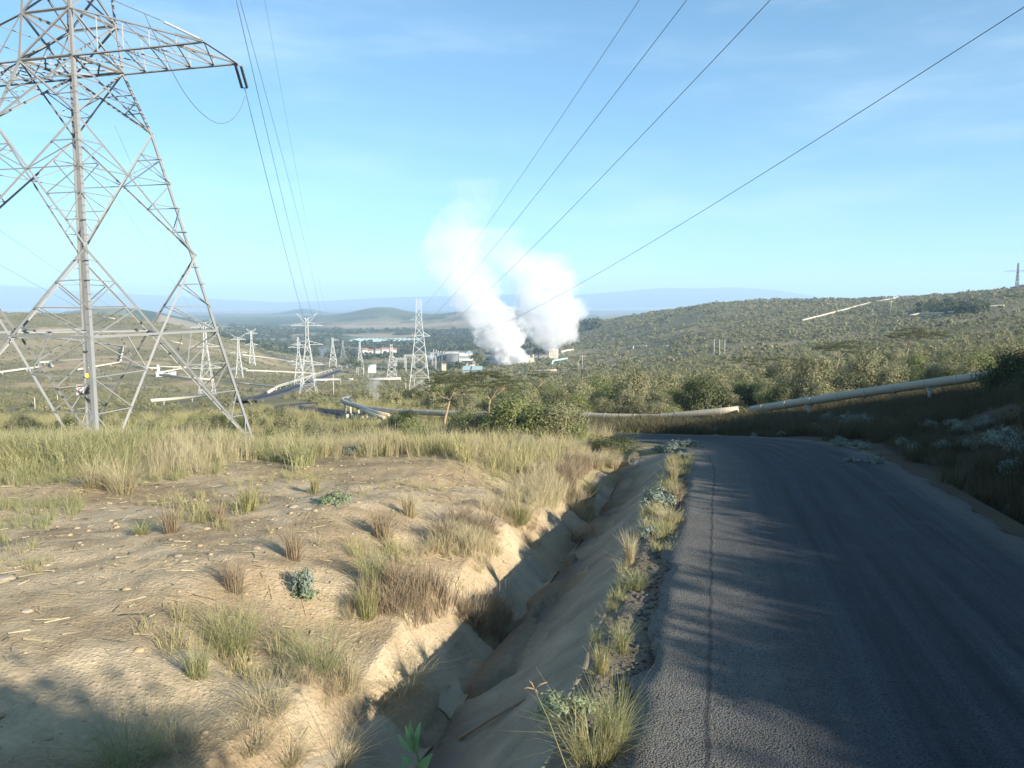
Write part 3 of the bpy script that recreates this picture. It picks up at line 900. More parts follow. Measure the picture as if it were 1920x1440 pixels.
def big_pylon():
    C = Vector((-29.2, 55.0, 0)); root = empty('lattice_pylon', (C.x, C.y, -10.8))
    tag(root, 'huge grey lattice pylon with a wide crossarm standing close on the grass', 'pylon')
    o = Vector((C.x, C.y, -10.8))
    near = Vector((.487, -.873, 0)); right = Vector((.873, .487, 0))
    dirs = [near, right, -near, -right]
    LV = [(-11.6, 11.25), (-10.8, 11.0), (-6.4, 9.75), (-2.1, 8.6), (3.4, 7.3), (11.7, 4.75), (15.6, 3.1), (18.6, 2.75), (21.8, 2.5), (24.8, 2.2), (28, 1.95), (31, 1.6), (38, .35)]
    zs, ds = [l[0] for l in LV], [l[1] for l in LV]

    def P(k, z, d=None):
        return C + dirs[k % 4] * (np.interp(z, zs, ds) if d is None else d) + Vector((0, 0, z)) - o

    for k in range(4):                                    # legs with step bolts
        b = MB()
        zz = [-11.6, -2.1, 11.7, 15.6, 21.8, 31, 38]; ww = [.25, .235, .215, .18, .16, .14]
        for i in range(len(zz) - 1):
            b.angle(P(k, zz[i]), P(k, zz[i + 1]), ww[i], .03, dirs[k])
        if k in (0, 2):
            z = -8.0
            while z < 30:
                p = P(k, z); t = dirs[(k + 1) % 4] if int(z * 10) % 2 else dirs[(k + 3) % 4]
                b.bar(p, p + (t - dirs[k]).normalized() * .30, .022); z += .45
        b.build('leg', M['steel'], root)
    for k in range(4):                                    # the four bracing faces
        b = MB()
        inn = -(dirs[k] + dirs[(k + 1) % 4]).normalized()
        mid = lambda z: (P(k, z) + P(k + 1, z)) / 2

        def on(a, c, t): return a + (c - a) * t
        w1, w2, w3 = .16, .10, .062
        hb = MB().angle(P(k, -2.1), P(k + 1, -2.1), .16, .02, inn * -1 + Vector((0, 0, -1))); hb.build('horizontal_beam', M['steel'], root)
        m = mid(-2.1)
        for e in (k, k + 1):
            ft = P(e, -10.8); b.angle(m, ft, .14, .02, -inn)                     # inverted V down to the feet
            up = P(e, 3.4); b.angle(m, up, .13, .02, -inn)                      # V up to the leg nodes
            # redundant members, lower panel
            for t, zt in ((.25, -4.4), (.5, -6.5), (.72, -8.4), (.88, -9.7)):
                q = on(m, ft, t); b.bar(q, P(e, zt), w3); 
            b.bar(on(m, ft, .25), on(P(k, -2.1), P(k + 1, -2.1), .5 + (.25 if e == k + 1 else -.25)), w3)
            b.bar(on(m, ft, .25), P(e, -2.1), w3)
            b.bar(on(m, ft, .5), P(e, -4.4), w3); b.bar(on(m, ft, .72), P(e, -6.5), w3); b.bar(on(m, ft, .88), P(e, -8.4), w3)
            # redundant members, second panel
            for t, zt in ((.33, -.3), (.62, 1.4), (.85, 2.6)):
                b.bar(on(m, up, t), P(e, zt), w3)
            b.bar(on(m, up, .33), P(e, -2.1), w3); b.bar(on(m, up, .62), P(e, -.3), w3)
        # X panels
        xs = [(3.4, 11.7), (11.7, 15.6)]
        for z0, z1 in xs:
            a0, a1, c0, c1 = P(k, z0), P(k, z1), P(k + 1, z0), P(k + 1, z1)
            b.angle(a0, c1, .115, .018, -inn); b.angle(c0, a1, .115, .018, -inn)
            d0, d1 = (c0 - a0).length, (c1 - a1).length; tx = d0 / (d0 + d1)
            x = on(a0, c1, tx)
            for lo, hi in ((a0, a1), (c0, c1)):
                for t in ((.2, .4, .6, .8) if z1 - z0 > 6 else (.35, .65)):
                    lp = on(lo, hi, t)
                    # nearest diagonal on this side
                    q = on(lo, x, t / tx) if t < tx else on(x, hi, (t - tx) / (1 - tx))
                    b.bar(lp, q, w3)
                    t2 = t + (.2 if t < tx else -.2)
                    if 0 < t2 < 1: b.bar(on(lo, hi, t2), q, w3 * .85)
        for z0, z1 in ((15.6, 18.6), (18.6, 21.8), (21.8, 24.8), (24.8, 28), (28, 31), (31, 35)):
            b.bar(P(k, z0), P(k + 1, z1), .11); b.bar(P(k + 1, z0), P(k, z1), .11)
        for z in (15.6, 18.6, 21.8, 24.8, 28, 31):
            MB().angle(P(k, z), P(k + 1, z), .15, .02, -inn).build('horizontal_beam', M['steel'], root)
        b.build('bracing_lattice', M['steel'], root)
    # plan bracing at the waist
    b = MB()
    for z in (-2.1, 15.6):
        mids = [(P(k, z) + P(k + 1, z)) / 2 for k in range(4)]
        for k in range(4): b.bar(mids[k], mids[(k + 1) % 4], .10)
    b.bar(P(0, 15.6), P(2, 15.6), .09); b.bar(P(1, 15.6), P(3, 15.6), .09)
    b.build('plan_bracing', M['steel'], root)
    n = (near + right).normalized()

    def arm(z, zt, L1, L2, sgn):
        b = MB()
        if sgn > 0: A0, A1, B0, B1 = P(0, z), P(0, zt), P(1, z), P(1, zt)
        else: A0, A1, B0, B1 = P(3, z), P(3, zt), P(2, z), P(2, zt)
        Ta, Tb = A0 + n * L1 * sgn, B0 + n * L2 * sgn
        for p, q, w in ((A0, Ta, .14), (B0, Tb, .14), (A1, Ta, .125), (B1, Tb, .11), (Ta, Tb, .10)):
            b.angle(p, q, w, .02, Vector((0, 0, 1)))
        m = 5
        for i in range(m):
            t0, t1 = i / m, (i + 1) / m
            la, lb, la1, lb1 = A0.lerp(Ta, t0), B0.lerp(Tb, t0), A0.lerp(Ta, t1), B0.lerp(Tb, t1)
            ua, ub, ua1, ub1 = A1.lerp(Ta, t0), B1.lerp(Tb, t0), A1.lerp(Ta, t1), B1.lerp(Tb, t1)
            if i: b.bar(la, lb, .07); b.bar(la, ua, .06); b.bar(lb, ub, .06); b.bar(ua, ub, .05)
            b.bar(la, lb1, .07); b.bar(lb, la1, .06)
            b.bar(ua, la1, .06); b.bar(ub, lb1, .06)
        b.build('cross_arm', M['steel'], root)
        return Ta + o, Tb + o
    tips = {}
    for nm, (z, zt, L1, L2) in {'low': (15.6, 18.6, 9.6, 8.9), 'mid': (21.8, 24.8, 8.2, 7.8), 'top': (28, 31, 7.0, 6.7)}.items():
        tips[nm] = arm(z, zt, L1, L2, 1); tips[nm + '_l'] = arm(z, zt, L1, L2, -1)
    # notice plates, bird guards
    zp = -7.0; p = P(2, zp) + near * .4 + Vector((-.55, 0, 0))
    pl = MB().box(p + Vector((0, 0, .1)), (.55, .04, .85), .5).build('danger_plate', M['white'], root)
    b = MB()
    for i in range(4): b.box(p + Vector((.02, -.03, .42 - i * .2)), (.34, .03, .05), .5)
    b.build('plate_marking', M['red'], pl)
    MB().box(P(0, -4.25) + Vector((-.28, -.1, 0)), (.14, .1, .24), .3).build('yellow_tag', M['yellow'], root)
    MB().box(P(0, -8.15), (1.75, .35, .07), -.1).build('anti_climb_plate', M['steel'], root)
    for k in range(4):
        q = P(k, -11.1); MB().box((q.x, q.y, q.z), (1.0, 1.0, 1.1)).build('footing', M['stone'], root)
    return root, tips


PYL, TIPS = big_pylon()


# ------------------------------------------------------------------ insulators and conductors
def insulator(p, q, label, r=.13, mat='insul', pair=0.0):
    p, q = Vector(p), Vector(q); root = empty('insulator_string', p); tag(root, label, 'insulator')
    d = q - p; L = d.length; d.normalize(); sd = d.cross(Vector((0, 0, 1)))
    sd = sd.normalized() if sd.length > .05 else Vector((1, 0, 0))
    for s in ((-pair, pair) if pair else (0,)):
        pts, rr = [], []
        k = 34
        for i in range(k + 1):
            f = .10 + .80 * i / k
            pts.append(d * L * f + sd * s); rr.append(r if i % 2 else r * .42)
        MB().tube(pts, rr, 10).build('insulator_rod', M[mat], root, True)
    f = MB().tube([d * 0, d * L * .10], .025, 6).tube([d * L * .9, d * L], .025, 6)
    if pair:
        f.bar(d * L * .10 - sd * (pair + .08), d * L * .10 + sd * (pair + .08), .05); f.bar(d * L * .90 - sd * (pair + .08), d * L * .90 + sd * (pair + .08), .05)
    f.build('end_fitting', M['steel'], root)
    return q


def wire(P0, P1, label, r, px_mid=None, sag=None, t0=0.0, t1=1.0, n=60, group=None):
    """parabolic conductor P0-P1; sag found so that it passes a pixel, or given"""
    P0, P1 = Vector(P0), Vector(P1)
    if px_mid:
        best = None
        for i in range(1, 400):
            t = i / 400; p = P0.lerp(P1, t)
            zz = p.z
            pr = F * p.x / (p.y * CP - zz * SP) + 960
            e = abs(pr - px_mid[0])
            if best is None or e < best[0]: best = (e, t, p)
        t, p = best[1], best[2]
        sag = (p.z - slope(px_mid[1]) * p.y) / (4 * t * (1 - t))
    pts = []
    for i in range(n + 1):
        t = t0 + (t1 - t0) * i / n
        p = P0.lerp(P1, t); p.z -= 4 * sag * t * (1 - t)
        pts.append(p)
    root = MB().tube([p - pts[0] for p in pts], r, 6).build('power_line', M['wire'], None, True, pts[0])
    tag(root, label, 'cable', group)
    return root


# ------------------------------------------------------------------ pylons further off
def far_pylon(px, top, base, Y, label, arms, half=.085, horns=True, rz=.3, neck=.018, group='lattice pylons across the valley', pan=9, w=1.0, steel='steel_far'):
    zt, zb = at(px, top, Y).z, at(px, base, Y).z
    x = at(px, (top + base) / 2, Y).x
    g = Hs(x, Y); hgt = zt - zb
    root = empty('lattice_pylon', (x, Y, zb), rz); tag(root, label, 'pylon', group)
    hb, ht = hgt * half, hgt * neck
    dd = lambda f: ht + (hb - ht) * max(0, 1 - f / .72) ** 1.0 if f < .72 else ht * (1 - (f - .72) * .9)
    cs = [(-1, -1), (1, -1), (1, 1), (-1, 1)]
    q = lambda k, f: Vector((cs[k % 4][0] * dd(f), cs[k % 4][1] * dd(f), f * hgt))
    lw = max(.16, Y * .00046) * w; bw = lw * .6
    sink = min(g - zb, 0) - .5
    for k in range(4):
        b = MB(); p0 = q(k, 0); b.bar(p0 + Vector((0, 0, sink)), p0, lw)
        b.bar(q(k, 0), q(k, .72), lw); b.bar(q(k, .72), q(k, 1), lw)
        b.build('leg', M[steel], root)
    fs = [0]
    for i in range(pan): fs.append(fs[-1] + (1 - i / pan * .55))
    fs = [f / fs[-1] for f in fs]
    for k in range(4):
        b = MB()
        for i in range(pan):
            b.bar(q(k, fs[i]), q(k + 1, fs[i + 1]), bw); b.bar(q(k + 1, fs[i]), q(k, fs[i + 1]), bw)
            if i % 2: b.bar(q(k, fs[i]), q(k + 1, fs[i]), bw)
        b.build('bracing_lattice', M[steel], root)
    tips = []
    for f, L, R_ in arms:
        for s, l in ((-1, L), (1, R_)):
            if not l: tips.append(None); continue
            b = MB(); z = f * hgt; d = dd(f); e = Vector((s * l * hgt, 0, z)); up = Vector((0, 0, hgt * .045))
            for yy in (-d, d):
                b.bar(Vector((s * d, yy, z)), e, bw * 1.3); b.bar(Vector((s * d, yy, z)) + up, e, bw)
                for t in (.3, .6): b.bar(Vector((s * d, yy, z)).lerp(e, t), (Vector((s * d, yy, z)) + up).lerp(e, t + .15), bw * .8)
            b.build('cross_arm', M[steel], root)
            tips.append(root.matrix_basis @ e if False else Vector((x, Y, zb)) + Matrix.Rotation(rz, 3, 'Z') @ e)
    if horns:
        for s in (-1, 1):
            b = MB(); e = Vector((s * hgt * .13, 0, hgt * 1.06))
            for yy in (-ht, ht): b.bar(Vector((s * ht * .7, yy, hgt * .985)), e, bw); b.bar(Vector((s * ht * .7, yy, hgt * .92)), e, bw)
            b.build('earthwire_horn', M[steel], root)
    return root, tips


A1, TA = far_pylon(577, 596, 742, 340, 'tall silver pylon with three pairs of arms beside the valley road, wires arriving from above', [(.90, .2, .2), (.66, .2, .2), (.40, .22, .22)], .105, True, .12)
A2, _ = far_pylon(560, 632, 728, 470, 'silver pylon standing just behind the tall one beside the valley road', [(.80, .2, .2), (.52, .22, .22)], .1, False, .2)
B1, TBb = far_pylon(786, 560, 728, 300, 'tall slim pylon with short arms rising behind the umbrella acacia', [(.765, .105, 0), (.585, .115, .125)], .115, False, .1, .034, pan=10)
C1, TC = far_pylon(386, 604, 752, 330, 'silver pylon with splayed horns seen through the legs of the big pylon', [(.93, .17, .17), (.69, .2, .2), (.42, .2, .2)], .1, True, .2)
far_pylon(448, 632, 724, 520, 'slender pale pylon on the grassy spur, first of the twin pair', [(.95, .15, .15), (.68, .17, .17), (.35, .17, .17)], .085, True, .25)
far_pylon(472, 620, 690, 700, 'hazy slender pylon on the grassy spur behind its twin', [(.92, .16, .16), (.62, .17, .17)], .085, True, .25)
far_pylon(734, 645, 712, 640, 'lone small pylon with a red collar beside the switchyard', [(.62, .10, .10), (.40, .14, .14)], .15, False, .2, .035)
far_pylon(624, 633, 680, 900, 'small pale pylon beside the blue smoke', [(.9, .05, .25)], .14, False, .2, .03)
far_pylon(643, 638, 682, 930, 'small pale pylon between the blue smoke and the dark trees', [], .15, False, .3, .03)
far_pylon(675, 641, 692, 820, 'small brownish pylon above the dark trees', [], .13, False, .2, .03)
far_pylon(1908, 493, 545, 760, 'dark pylon with one wide crossarm standing on the ridge skyline', [(.70, .50, .50), (.64, .02, .02)], .05, False, .0, .022, pan=8, steel='steel_dark', w=.85)

# outgoing conductors of the big pylon
T2 = TIPS['low'][1]; e2 = at(460, 170, 56.2)
insulator(T2, e2, 'pair of dark insulator strings hanging from the big crossarm tip', .10, 'insul', .17)
wire(e2, TA[5] if TA[5] else TA[1], 'conductor dropping from the dark insulator pair toward the tall silver pylon', .022, (541, 500))
T1 = TIPS['low'][0]; e1 = at(299, 37, 47.2)
insulator(T1, e1, 'slanting grey insulator string fixed to the crossarm underside tip', .09, 'insul_g')
e1b = at(215, -4, 45.0)
wire(e1, e1 + (e1b - e1) * 7, 'conductor leaving the slanting grey insulator out of the picture', .024, sag=.3)
loop = [at(270, 23, 46.4), at(281, 48, 46.8), at(300, 85, 47.8), at(322, 132, 49), at(350, 180, 50.6), at(380, 214, 52.2), at(409, 231, 53.6), at(432, 226, 54.8), at(449, 207, 55.7), at(460, 180, 56.2)]
ls = spline([tuple(p) for p in loop], 6)
tag(MB().tube([Vector(p) - Vector(ls[0]) for p in ls], .02, 6).build('jumper_cable', M['wire'], None, True, Vector(ls[0])), 'slack jumper cable looping below the big crossarm', 'cable')
for nm, mid, tip, dx, lab in (('mid', (519, 330), 3, 0, 'conductor from the upper arm of the big pylon, darkest of the converging trio'), ('top', (540, 330), 1, 3, 'conductor from the topmost arm of the big pylon, middle of the converging trio')):
    p = TIPS[nm][1] + Vector((1.1 if nm == 'mid' else 1.3, 1.5, -1.5))
    wire(p, TA[tip], lab, .022, mid)
wire(Vector((-18.1, 52, 36)), Vector((TA[1].x + 3, 340, TA[1].z + 4)), 'thin earth wire, faintest of those converging on the tall silver pylon', .012, (556, 330))
# conductors of the second line passing overhead
LB = [((1200, -2), 60, (978, 330), TBb[0], 'thin high conductor descending to the upper arm of the slim pylon', .02),
      ((1289, -2), 52, (1034, 330), TBb[2], 'conductor descending to the lower arm of the slim pylon, second from the sky centre', .022),
      ((1446, -2), 48, (1131, 330), TBb[3], 'thick conductor crossing the steam to the slim pylon', .024),
      ((1922, 12), 43, (1140, 502), TBb[3] + Vector((1.5, 0, -3)), 'long conductor from the upper corner sweeping low over the ridge', .024)]
for (a, b), Y, mid, tip, lab, r in LB:
    S = at(a, b, Y)
    wire(tip, S, lab, r, mid, t1=1.9, n=90)
# faint lines toward the pylon seen through the legs
for k, (a, Y0, mid, tip) in enumerate([((-30, 412, 60), 60, (100, 500), 4), ((-30, 480, 62), 62, (100, 552), 2), ((150, 260, 70), 70, (300, 493), 3), ((215, 235, 75), 75, (331, 500), 1)]):
    if TC[tip]: wire(at(*a), TC[tip], ['faint sagging wire passing low behind the pylon legs', 'faint wire crossing the far hills behind the pylon', 'thin wire slanting down through the pylon waist', 'thin wire slanting down beside the pylon outer leg'][k], .012, mid)

# ------------------------------------------------------------------ poles
def pole(px, top, base, label, r=.13, arm=None, mat='pole', y=None):
    g = ground_at(px, base) if y is None else at(px, base, y)
    if y is None and g.y > 2500: g = at(px, base, 700)
    h = at(px, top, g.y).z - g.z
    root = empty('utility_pole', g); tag(root, label, 'pole')
    r = max(r, g.y * .00028)
    MB().tube([(0, 0, -.6), (0, 0, h)], [r, r * .8], 8).build('shaft', M[mat], root, True)
    if arm:
        b = MB(); b.bar((-arm, 0, h * .9), (arm, 0, h * .9), r * 1.3)
        for s in (-1, -.1, 1): b.bar((s * arm * .95, 0, h * .9), (s * arm * .95, 0, h * .9 + .35), r * .8)
        b.build('cross_bar', M[mat], root)
    return root


for p in [(629.4, 680, 694, 'thin pole at the far end of the valley pipeline', .13, None), (641, 685.5, 696, 'pole with a cross bar at the end of the valley road', .13, 3.2),
          (651.5, 687, 698.5, 'pole beside the dark end of the valley road', .13, 2.0), (672, 688.5, 706, 'one pole of a close pair on the scrub below dark trees, western one', .13, None),
          (681.5, 690.5, 706.5, 'one pole of a close pair on the scrub below dark trees, eastern one', .13, None), (690.5, 702, 715, 'leaning short pole above the wispy steam vent', .13, None),
          (625.5, 702, 743, 'tall thin pole among bushes under the valley road', .12, None), (639, 709, 721, 'short white pole at the end of a white pipe', .16, None),
          (777, 710, 731, 'pole under the tall slim pylon behind acacia leaves', .14, None), (761, 718, 736, 'second pole at the foot of the tall slim pylon', .14, None),
          (1092, 665.5, 690, 'pole with a cross bar on scrub, taller of a pair', .16, 2.2), (1085, 675, 696, 'plain pole on scrub, shorter of a pair', .14, None),
          (1338.5, 635.5, 669, 'white pole on the slope, tallest of three in a row', .18, None), (1348.5, 636.5, 668, 'white pole on the slope, middle of three in a row', .18, None),
          (1358.5, 637.5, 667, 'white pole on the slope, eastern of three in a row', .18, None), (1670, 563, 588, 'cross shaped pole near the top of the wooded ridge', .15, 1.8),
          (66, 745, 768, 'white marker post on the scrub, taller of two behind the pylon', .10, None), (108, 740, 754, 'white marker post behind the pylon leg, shorter of two', .10, None)]:
    pole(p[0], p[1], p[2], p[3], p[4], p[5])


# ------------------------------------------------------------------ power station and other buildings
def block(b, c, s): return b.box((c[0], c[1], c[2] + s[2] / 2), s)


def site(px, base, Y, name, label, cat, rz=0.0, group=None):
    p = at(px, base, Y); root = empty(name, p, rz); tag(root, label, cat, group); root['_g'] = 0
    del root['_g']
    return root, Y / F


r, k = site(1037, 668, 880, 'cooling_tower', 'cream block shaped cooling tower under the wide steam plume', 'cooling tower')
block(MB(), (0, 6, -8), (16 * k, 12, 8 + 11 * k)).build('tower_wall', M['cream'], r)
b = MB()
for i in range(5): block(b, ((-7 + 3.2 * i) * k, -.1, 2 * k), (.5, .5, 8 * k))
b.build('column', M['white'], r)
block(MB(), (8.4 * k, 3, -8), (2.6 * k, 4, 8 + 13.4 * k)).build('stair_shaft', M['white'], r)
block(MB(), (0, 6, 11 * k), (17 * k, 13, .8)).build('roof', M['white'], r)
MB().tube([(0, 6, 11 * k + .6), (0, 6, 12.2 * k), (0, 6, 13.2 * k)], [4.2, 3.6, 4.0], 20, False).build('fan_stack', M['white'], r, True)
r, k = site(1002, 667, 930, 'louvre_hall', 'long dark louvred hall between the two steam plumes', 'hall')
block(MB(), (0, 8, -8), (52 * k, 16, 8 + 10 * k)).build('hall_wall', M['grey_wall'], r)
b = MB()
for i in range(6): block(b, (0, -.15, (1 + 1.5 * i) * k), (51 * k, .3, .5 * k))
b.build('louvre_band', M['black'], r)
block(MB(), (0, 8, 10 * k), (53 * k, 17, .7)).build('roof', M['grey_wall'], r)
r, k = site(928, 681, 820, 'turbine_hall', 'stepped cream turbine hall half hidden by the denser steam', 'hall')
block(MB(), (4 * k, 9, -6), (44 * k, 18, 6 + 12 * k)).build('lower_wall', M['cream'], r)
block(MB(), (8 * k, 10, 12 * k), (26 * k, 12, 8.5 * k)).build('upper_wall', M['cream'], r)
block(MB(), (4 * k, 9, 12 * k), (45 * k, 18.6, .5)).build('roof', M['white'], r)
block(MB(), (8 * k, 10, 20.5 * k), (27 * k, 13, .6)).build('upper_roof', M['white'], r)
for i in range(6): block(MB(), ((-14 + 6 * i) * k, -.06, 6 * k), (4 * k, .2, 2.4 * k)).build('window', M['glass'], r)
r, k = site(993, 681, 800, 'pump_building', 'small cream pump building with upright stubs beside dense steam', 'building')
block(MB(), (0, 4, -4), (17 * k, 8, 4 + 10 * k)).build('wall', M['cream'], r)
for i, (x, h) in enumerate(((-6, 13), (-1, 14.5), (6.5, 16))): MB().tube([(x * k, 4, 10 * k), (x * k, 4, h * k)], .7, 10).build('vent_stack', M['cream'], r, True)
block(MB(), (-1 * k, -.1, 2 * k), (5 * k, .3, 5 * k)).build('door', M['grey_wall'], r)
r, k = site(848, 672, 880, 'equipment_shed', 'dark open equipment shed with a white roof near the switchyard', 'shed')
block(MB(), (0, 6, -4), (20 * k, 12, 4 + 9 * k)).build('wall', M['grey_wall'], r); block(MB(), (0, 6, 9 * k), (22 * k, 14, 1.6)).build('roof', M['white'], r)
r, k = site(873, 673, 900, 'workshop', 'white workshop with a blue gabled roof near the dense steam', 'building')
block(MB(), (0, 6, -4), (24 * k, 12, 4 + 11 * k)).build('wall', M['white'], r)
b = MB(); w = 12.5 * k; z = 11 * k
b.add([(-w * .1, -1, z), (w, -1, z), (w * .45, -1, z + 4 * k), (-w * .1, 13, z), (w, 13, z), (w * .45, 13, z + 4 * k)], [(0, 1, 2), (5, 4, 3), (0, 2, 5, 3), (1, 4, 5, 2), (0, 3, 4, 1)]).build('roof', M['blue_roof'], r)
block(MB(), (0, -.1, 1 * k), (22 * k, .3, 5 * k)).build('door', M['grey_wall'], r)
r, k = site(822, 672, 900, 'transformer_bank', 'cluttered dark blue transformer bank beside the switchyard', 'transformer')
for i in range(7):
    block(MB(), ((-14 + 4.6 * i) * k, (i % 3) * 3, -3), (3.2 * k, 4, 3 + (8 + (i * 5) % 6) * k)).build('transformer_body', M['blue_roof' if i % 3 == 0 else 'grey_wall'], r)
    MB().tube([((-14 + 4.6 * i) * k, (i % 3) * 3, (8 + (i * 5) % 6) * k), ((-14 + 4.6 * i) * k, (i % 3) * 3, (12 + (i * 5) % 6) * k)], .35, 6).build('bushing', M['white'], r)
r, k = site(878, 681, 790, 'boundary_wall', 'low cream wall in front of the workshop trees', 'wall')
block(MB(), (0, 1, -3), (26 * k, 1, 3 + 4 * k)).build('wall_run', M['cream'], r); block(MB(), (0, 1, 4 * k), (26.6 * k, 1.4, .3)).build('coping', M['white'], r)
r, k = site(832, 687, 760, 'gate_house', 'tiny cream gate house above the acacia crown', 'building')
block(MB(), (0, 2, -4), (8 * k, 4, 4 + 4 * k)).build('wall', M['cream'], r); block(MB(), (0, 2, 4 * k), (9 * k, 5, .4)).build('roof', M['cream'], r)
for i, (px, w_) in enumerate(((874, 13), (894, 18))):
    r, k = site(px, 697, 680, 'tin_shed', ['smaller turquoise roofed shed behind the acacia crown', 'larger turquoise roofed shed behind the acacia crown'][i], 'shed')
    block(MB(), (0, 6, -4), (w_ * k, 14, 4 + 4 * k)).build('wall', M['grey_wall'], r)
    MB().add([(-w_ * .55 * k, -2, 4 * k), (w_ * .55 * k, -2, 4 * k), (w_ * .55 * k, 14, 8.5 * k), (-w_ * .55 * k, 14, 8.5 * k), (-w_ * .55 * k, -2, 3.6 * k), (w_ * .55 * k, -2, 3.6 * k), (w_ * .55 * k, 14, 8.0 * k), (-w_ * .55 * k, 14, 8.0 * k)],
             [(0, 1, 2, 3), (7, 6, 5, 4), (0, 4, 5, 1), (1, 5, 6, 2), (2, 6, 7, 3), (3, 7, 4, 0)]).build('roof', M['teal_roof'], r)
r, k = site(697, 693, 740, 'white_hut', 'low white hut with rounded roof ends beside dark trees', 'building')
block(MB(), (0, 2, -3), (14 * k, 4, 3 + 5 * k)).build('wall', M['white'], r)
MB().tube([(-7.4 * k, 2, 5 * k), (7.4 * k, 2, 5 * k)], 2.1, 12).build('roof', M['white'], r, True)
for i, (px, by, Y, w_) in enumerate(((694, 661, 1300, 9), (708, 660, 1350, 8), (722, 658, 1450, 13), (737, 659, 1400, 11), (684, 659, 1420, 9))):
    r, k = site(px, by, Y, 'brick_house', 'small red roofed house in the distant settlement', 'house', group='red roofed houses in the settlement')
    block(MB(), (0, 4, -6), (w_ * k, 8, 6 + 3.2 * k)).build('wall', M['white'], r)
    b = MB(); w = w_ * .55 * k; z = 3.2 * k
    b.add([(-w, -1, z), (w, -1, z), (w, 9, z), (-w, 9, z), (-w, 4, z + 3 * k), (w, 4, z + 3 * k)], [(0, 1, 5, 4), (2, 3, 4, 5), (3, 0, 4), (1, 2, 5), (3, 2, 1, 0)]).build('roof', M['red_roof'], r)
for i, (px, by, Y, w_) in enumerate(((716, 643, 2050, 126), (752, 640, 2250, 80))):
    r, k = site(px, by, Y, 'greenhouse', ['longest pale teal greenhouse roof in the valley', 'shorter pale teal greenhouse roof behind the longest one'][i], 'greenhouse')
    block(MB(), (0, 60, -6), (w_ * k, 130, 9)).build('wall', M['white'], r)
    b = MB(); m = 14; ww = w_ * k / m
    for j in range(m):
        x0 = -w_ * k / 2 + j * ww
        b.add([(x0, -6, 3.2), (x0 + ww, -6, 3.2), (x0 + ww, 126, 3.2), (x0, 126, 3.2), (x0 + ww / 2, -6, 7.2), (x0 + ww / 2, 126, 7.2)], [(0, 1, 4), (3, 5, 2), (0, 4, 5, 3), (1, 2, 5, 4)])
    b.build('roof', M['teal_roof'], r)
for i, (px, by, Y, lab) in enumerate(((752, 688, 760, 'grey switchyard gantry nearest the slim pylon'), (768, 682, 800, 'grey switchyard gantry behind the slim pylon'), (808, 684, 790, 'grey switchyard gantry beside the transformers'), (820, 678, 830, 'grey switchyard gantry behind the transformers'), (793, 676, 850, 'grey switchyard gantry in the middle row'))):
    r, k = site(px, by, Y, 'switch_gantry', lab.replace('nearest', 'beside'), 'gantry')
    h = 17 * k
    for s in (-1, 1):
        b = MB()
        for a, c in ((-1, -1), (1, -1), (1, 1), (-1, 1)): b.bar((s * 9 * k + a * .5, c * .5, -4), (s * 9 * k + a * .5, c * .5, h), .3)
        for j in range(5): b.bar((s * 9 * k - .5, -.5, h * j / 5), (s * 9 * k + .5, -.5, h * (j + 1) / 5), .2)
        b.build('gantry_post', M['steel_far'], r)
    b = MB()
    for zz in (h, h - 1.2): b.bar((-9 * k, 0, zz), (9 * k, 0, zz), .3)
    for j in range(8): b.bar(((-9 + 2.25 * j) * k, 0, h), ((-9 + 2.25 * (j + 1)) * k, 0, h - 1.2), .2)
    for j in range(5): b.bar(((-7 + 3.5 * j) * k, 0, h - 1.2), ((-7 + 3.5 * j) * k, 0, h - 3.6), .22)
    b.build('gantry_beam', M['steel_far'], r)
g = ground_at(297, 706); r = empty('steam_wellhead', g); tag(r, 'white wellhead with an upright silencer drum on the scrub hill', 'wellhead'); k = g.y / F
MB().tube([(0, 0, -2), (0, 0, 22 * k)], 2.4 * k, 14).build('silencer_drum', M['white'], r, True)
block(MB(), (4.5 * k, -1, -2), (9 * k, 5, 2 + 10 * k)).build('separator_block', M['white'], r); block(MB(), (-4 * k, 1, -2), (4 * k, 4, 2 + 7 * k)).build('valve_house', M['white'], r)
block(MB(), (26 * k, 2, -2), (6 * k, 4, 2 + 9 * k)).build('control_hut', M['pole'], r)
MB().tube([(8 * k, 0, 6 * k), (30 * k, 0, 5 * k)], .8 * k, 8).build('outlet_pipe', M['white'], r, True)
g = ground_at(62, 581); r = empty('steam_wellhead', g); tag(r, 'small white wellhead on the bare hill crest', 'wellhead'); k = g.y / F
block(MB(), (0, 0, -2), (9 * k, 5, 2 + 6 * k)).build('separator_block', M['white'], r); MB().tube([(1 * k, 0, 0), (1 * k, 0, 11 * k)], 1.5 * k, 12).build('silencer_drum', M['white'], r, True)
# striped guard and stake by the lower road
g = ground_at(672, 786); r = empty('road_barrier', g, -.1); tag(r, 'black and white striped concrete barrier at the lower road hairpin', 'barrier')
block(MB(), (0, 0, -.3), (2.9, .22, .95)).build('barrier_body', M['black'], r)
for i in range(5): block(MB(), (-1.2 + .6 * i, -.122, .08), (.3, .02, .5)).build('white_stripe', M['white'], r)
g = ground_at(686, 786); h = at(686, 765, g.y).z - g.z
r = empty('warning_post', g); tag(r, 'thin brown post standing at the lower road bend', 'post')
MB().tube([(0, 0, -.3), (.05, 0, h)], [.07, .05], 8).build('shaft', M['wood'], r, True); MB().box((.05, -.06, h - .15), (.24, .03, .24)).build('post_plate', M['wood'], r)

